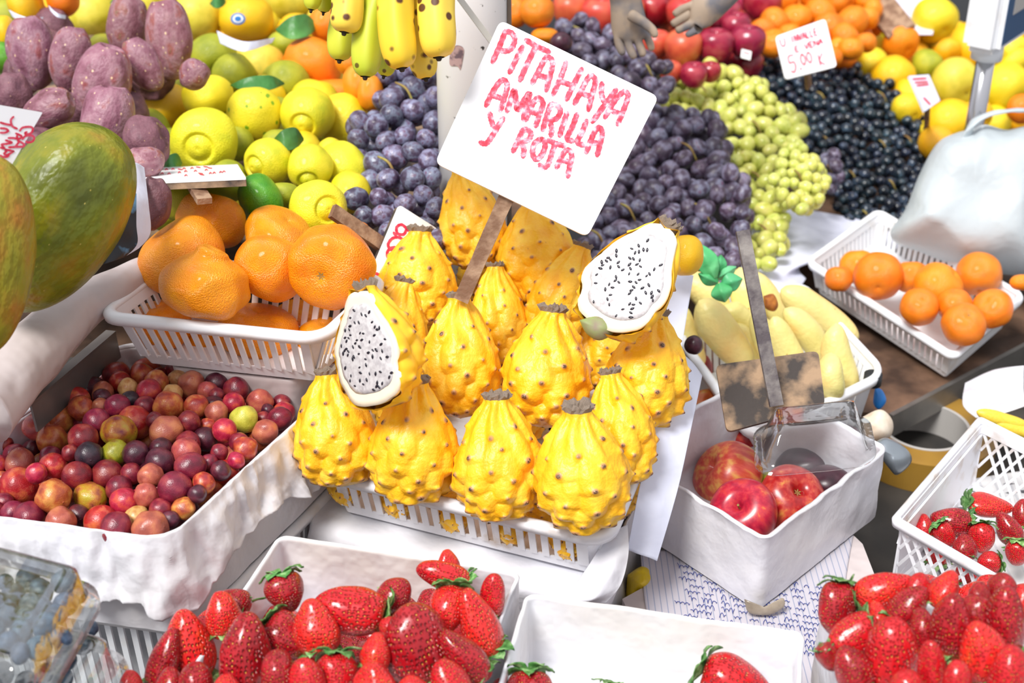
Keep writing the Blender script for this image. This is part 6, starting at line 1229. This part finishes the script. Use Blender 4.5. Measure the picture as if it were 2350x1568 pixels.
for x0, y0, x1, y1, w_, dd in ((1640, 640, 1606, 560, 26, 0), (1650, 625, 1655, 585, 16, .01), (1648, 650, 1602, 628, 17, .004), (1655, 655, 1704, 640, 22, .0), (1650, 650, 1664, 694, 26, -.006), (1645, 640, 1690, 612, 15, .012)):
    rows = []; L_ = math.hypot(x1-x0, y1-y0); ux_, uy_ = (x1-x0)/L_, (y1-y0)/L_
    for sg in (-1, -.5, 0, .5, 1):
        rows.append([(x0+ux_*L_*f-uy_*w_*sg*math.sin(PI*min(1, f*.9+.08)), y0+uy_*L_*f+ux_*w_*sg*math.sin(PI*min(1, f*.9+.08)), 1.54+dd-.008*math.sin(PI*f)+.006*abs(sg)) for f in (0, .25, .5, .75, 1)])
    lm_ = patch('leaf', rows, M['mint'], 22, 16, .002, 60, .0006, .0015); addp(ls, 'leaf', lm_)
tag(ob('dried_flower', pillow('s', [(1752, 680), (1775, 675), (1786, 700), (1776, 715), (1755, 706)], 1.60, .01, plain('dried_brown_flower', '#8A4A1A', .7, c2='#C0782A', scale=90), 26, 7, .004, 90, .003)), 'dried brown flower behind the sign lath on the long fruit', 'dried flower')
for x, y, w_, h, lb in [(680, 62, 48, 28, 'dark green leaf under the fruit at the top, left of the bananas'), (590, 192, 62, 18, 'dark green leaf between the dull yellow fruit and the spotted lime'), (660, 320, 36, 26, 'dark green leaf tucked between the sweet limes'), (275, 2, 22, 22, 'dark green leaf at the top edge above the prickly pears'), (500, 5, 18, 14, 'dark green leaf at the top edge near the stickered fruit'), (395, 375, 22, 22, 'dark green leaf behind the tilted white sign')]:
    tag(ob('leaf', patch('leaf', [[(x-w_, y+h*.2, 1.60+(300-y)*.0012), (x-w_*.3, y-h*.8, 1.59+(300-y)*.0012), (x+w_*.5, y-h, 1.6+(300-y)*.0012), (x+w_, y-h*.1, 1.62+(300-y)*.0012)], [(x-w_*.95, y+h*.3, 1.60+(300-y)*.0012), (x-w_*.3, y+h*.1, 1.585+(300-y)*.0012), (x+w_*.5, y, 1.595+(300-y)*.0012), (x+w_, y, 1.62+(300-y)*.0012)], [(x-w_*.9, y+h*.4, 1.60+(300-y)*.0012), (x-w_*.3, y+h, 1.58+(300-y)*.0012), (x+w_*.5, y+h*.8, 1.59+(300-y)*.0012), (x+w_, y+h*.1, 1.62+(300-y)*.0012)]], M['leaf'], 26, 22, .003, 40, .0006, .003)), lb, 'leaf')
# tape roll lying behind the lattice crate
tr = thing('tape_roll', 'large roll of brown packing tape under the wooden table edge', 'tape', Matrix.Translation(PZ(2112, 1040, 0)))
def ringm(name, c, ro, ri, h, mat):
    V = []; n = 64; nn = Vector((0, 0, 1))
    for r, z in ((ri, 0), (ro, 0), (ro, h), (ri, h)):
        for i in range(n): a = 2*PI*i/n; V.append(c+Vector((r*math.cos(a), r*math.sin(a), z)))
    Fc = gridf(n, 4, True)+[(3*n+i, 3*n+(i+1) % n, (i+1) % n, i) for i in range(n)]
    me = mesh(name, V, Fc, M[mat], False); bm = bmesh.new(); bm.from_mesh(me); bmesh.ops.recalc_face_normals(bm, faces=bm.faces); bm.to_mesh(me); bm.free(); return me
zc_ = .0005; cc = PZ(2112, 1040, zc_); addp(tr, 'tape', ringm('tape', cc, .086, .055, .04, 'tape')); addp(tr, 'core', ringm('core', cc-Vector((0, 0, .0003)), .0548, .051, .041, 'core'))
sheet('plastic_film', 'crumpled clear-white plastic at the right edge under the wooden table', 'plastic film', [[(2215, 880, 1.70), (2280, 850, 1.70), (2350, 840, 1.70)], [(2210, 930, 1.64), (2280, 920, 1.62), (2350, 900, 1.62)], [(2240, 960, 1.60), (2300, 950, 1.58), (2360, 930, 1.58)]], 'film', .008, 24, .006)
K['ripe'] = [longfruit(7, .14)]; K['ripe'][0] = K['ripe'][0].copy(); K['ripe'][0].materials[0] = M['banana']
for x, y, lb in [(2300, 960, 'ripe dark-tipped banana behind the lattice crate at the right edge'), (2340, 985, 'second ripe banana behind the lattice crate, lower')]:
    fruit('ripe', 'banana', x, y, 45, 62, 1.56, 165, 0, 'banana', None, lb, .5, force=1.56)
tag(ob('dark_grape', cyl('c', (PZ(2005, 855, .19).x, PZ(2005, 855, .19).y), .010, .175, .188, 'black')), 'small round black disc in the corner of the basket of long fruit', 'disc')
# boards that carry the heaps behind (sloping displays)
for nm, lb, rows, mt in [('display_board', 'dark sloping board under the limes and prickly pears, upper left', [[(-80, 560, 1.56), (330, 560, 1.56), (800, 560, 1.58), (1000, 600, 1.66)], [(-80, 330, 1.78), (330, 330, 1.78), (800, 330, 1.80), (1000, 330, 1.86)], [(-80, 60, 2.2), (330, 60, 2.2), (800, 60, 2.2), (1000, 60, 2.2)], [(-80, -80, 2.4), (330, -80, 2.4), (800, -80, 2.4), (1000, -80, 2.4)]], 'woodd'),
    ('display_board', 'dark sloping board under the grapes, right of the pole', [[(1290, 640, 1.86), (1500, 640, 1.86), (1700, 600, 1.96)], [(1290, 400, 2.12), (1500, 400, 2.12), (1780, 380, 2.22)], [(1180, 100, 2.5), (1500, 100, 2.5), (1800, 130, 2.55)], [(1180, -80, 2.75), (1500, -80, 2.75), (1800, -80, 2.8)]], 'black'),
    ('display_board', 'dark sloping board under the black grapes and citrus', [[(1880, 540, 2.19), (1980, 545, 2.19), (2080, 545, 2.19)], [(1800, 350, 2.42), (1950, 350, 2.42), (2160, 350, 2.42)], [(1780, 100, 2.75), (2000, 100, 2.75), (2400, 200, 2.72)], [(1780, -80, 2.95), (2000, -80, 2.95), (2400, -80, 2.95)]], 'black')]:
    sheet(nm, lb, 'board', [[(x_, y_, d_+.12) for x_, y_, d_ in r_] for r_ in rows], mt, 0, 10, 0, 0, 20, 20, .01)
sheet('cloth', 'white cloth and plank at the very top right behind the tangerines', 'cloth', [[(2020, -40, 2.85), (2100, -40, 2.85), (2160, -40, 2.85)], [(2040, 20, 2.75), (2100, 20, 2.75), (2150, 30, 2.75)], [(2060, 80, 2.66), (2100, 80, 2.66), (2140, 80, 2.66)]], 'cloth', .004, 10)
V = []; Fc = []; bar(V, Fc, P(1995, -20, 2.66), P(2070, 75, 2.60), FW, .055, .01); tag(ob('wooden_plank', mesh('wooden_plank', V, Fc, M['wood'], False)), 'brown wooden plank at the top beside the tangerines', 'plank')
for o_ in list(bpy.data.objects):
    if '_d' in o_: del o_['_d']

tp_ = pillow('tape', [(1708, 1375), (1735, 1388), (1762, 1392), (1795, 1372), (1800, 1392), (1772, 1410), (1740, 1412), (1716, 1404)], 1.262, .004, plain('grey_clear_tape', '#A09484', .25, c2='#7A6E60', scale=60), 30, 6, .001, 80)
[tr2] = [o for o in bpy.data.objects if 'apples, its front corner' in str(o.get('label'))]; addp(tr2, 'tape', tp_)
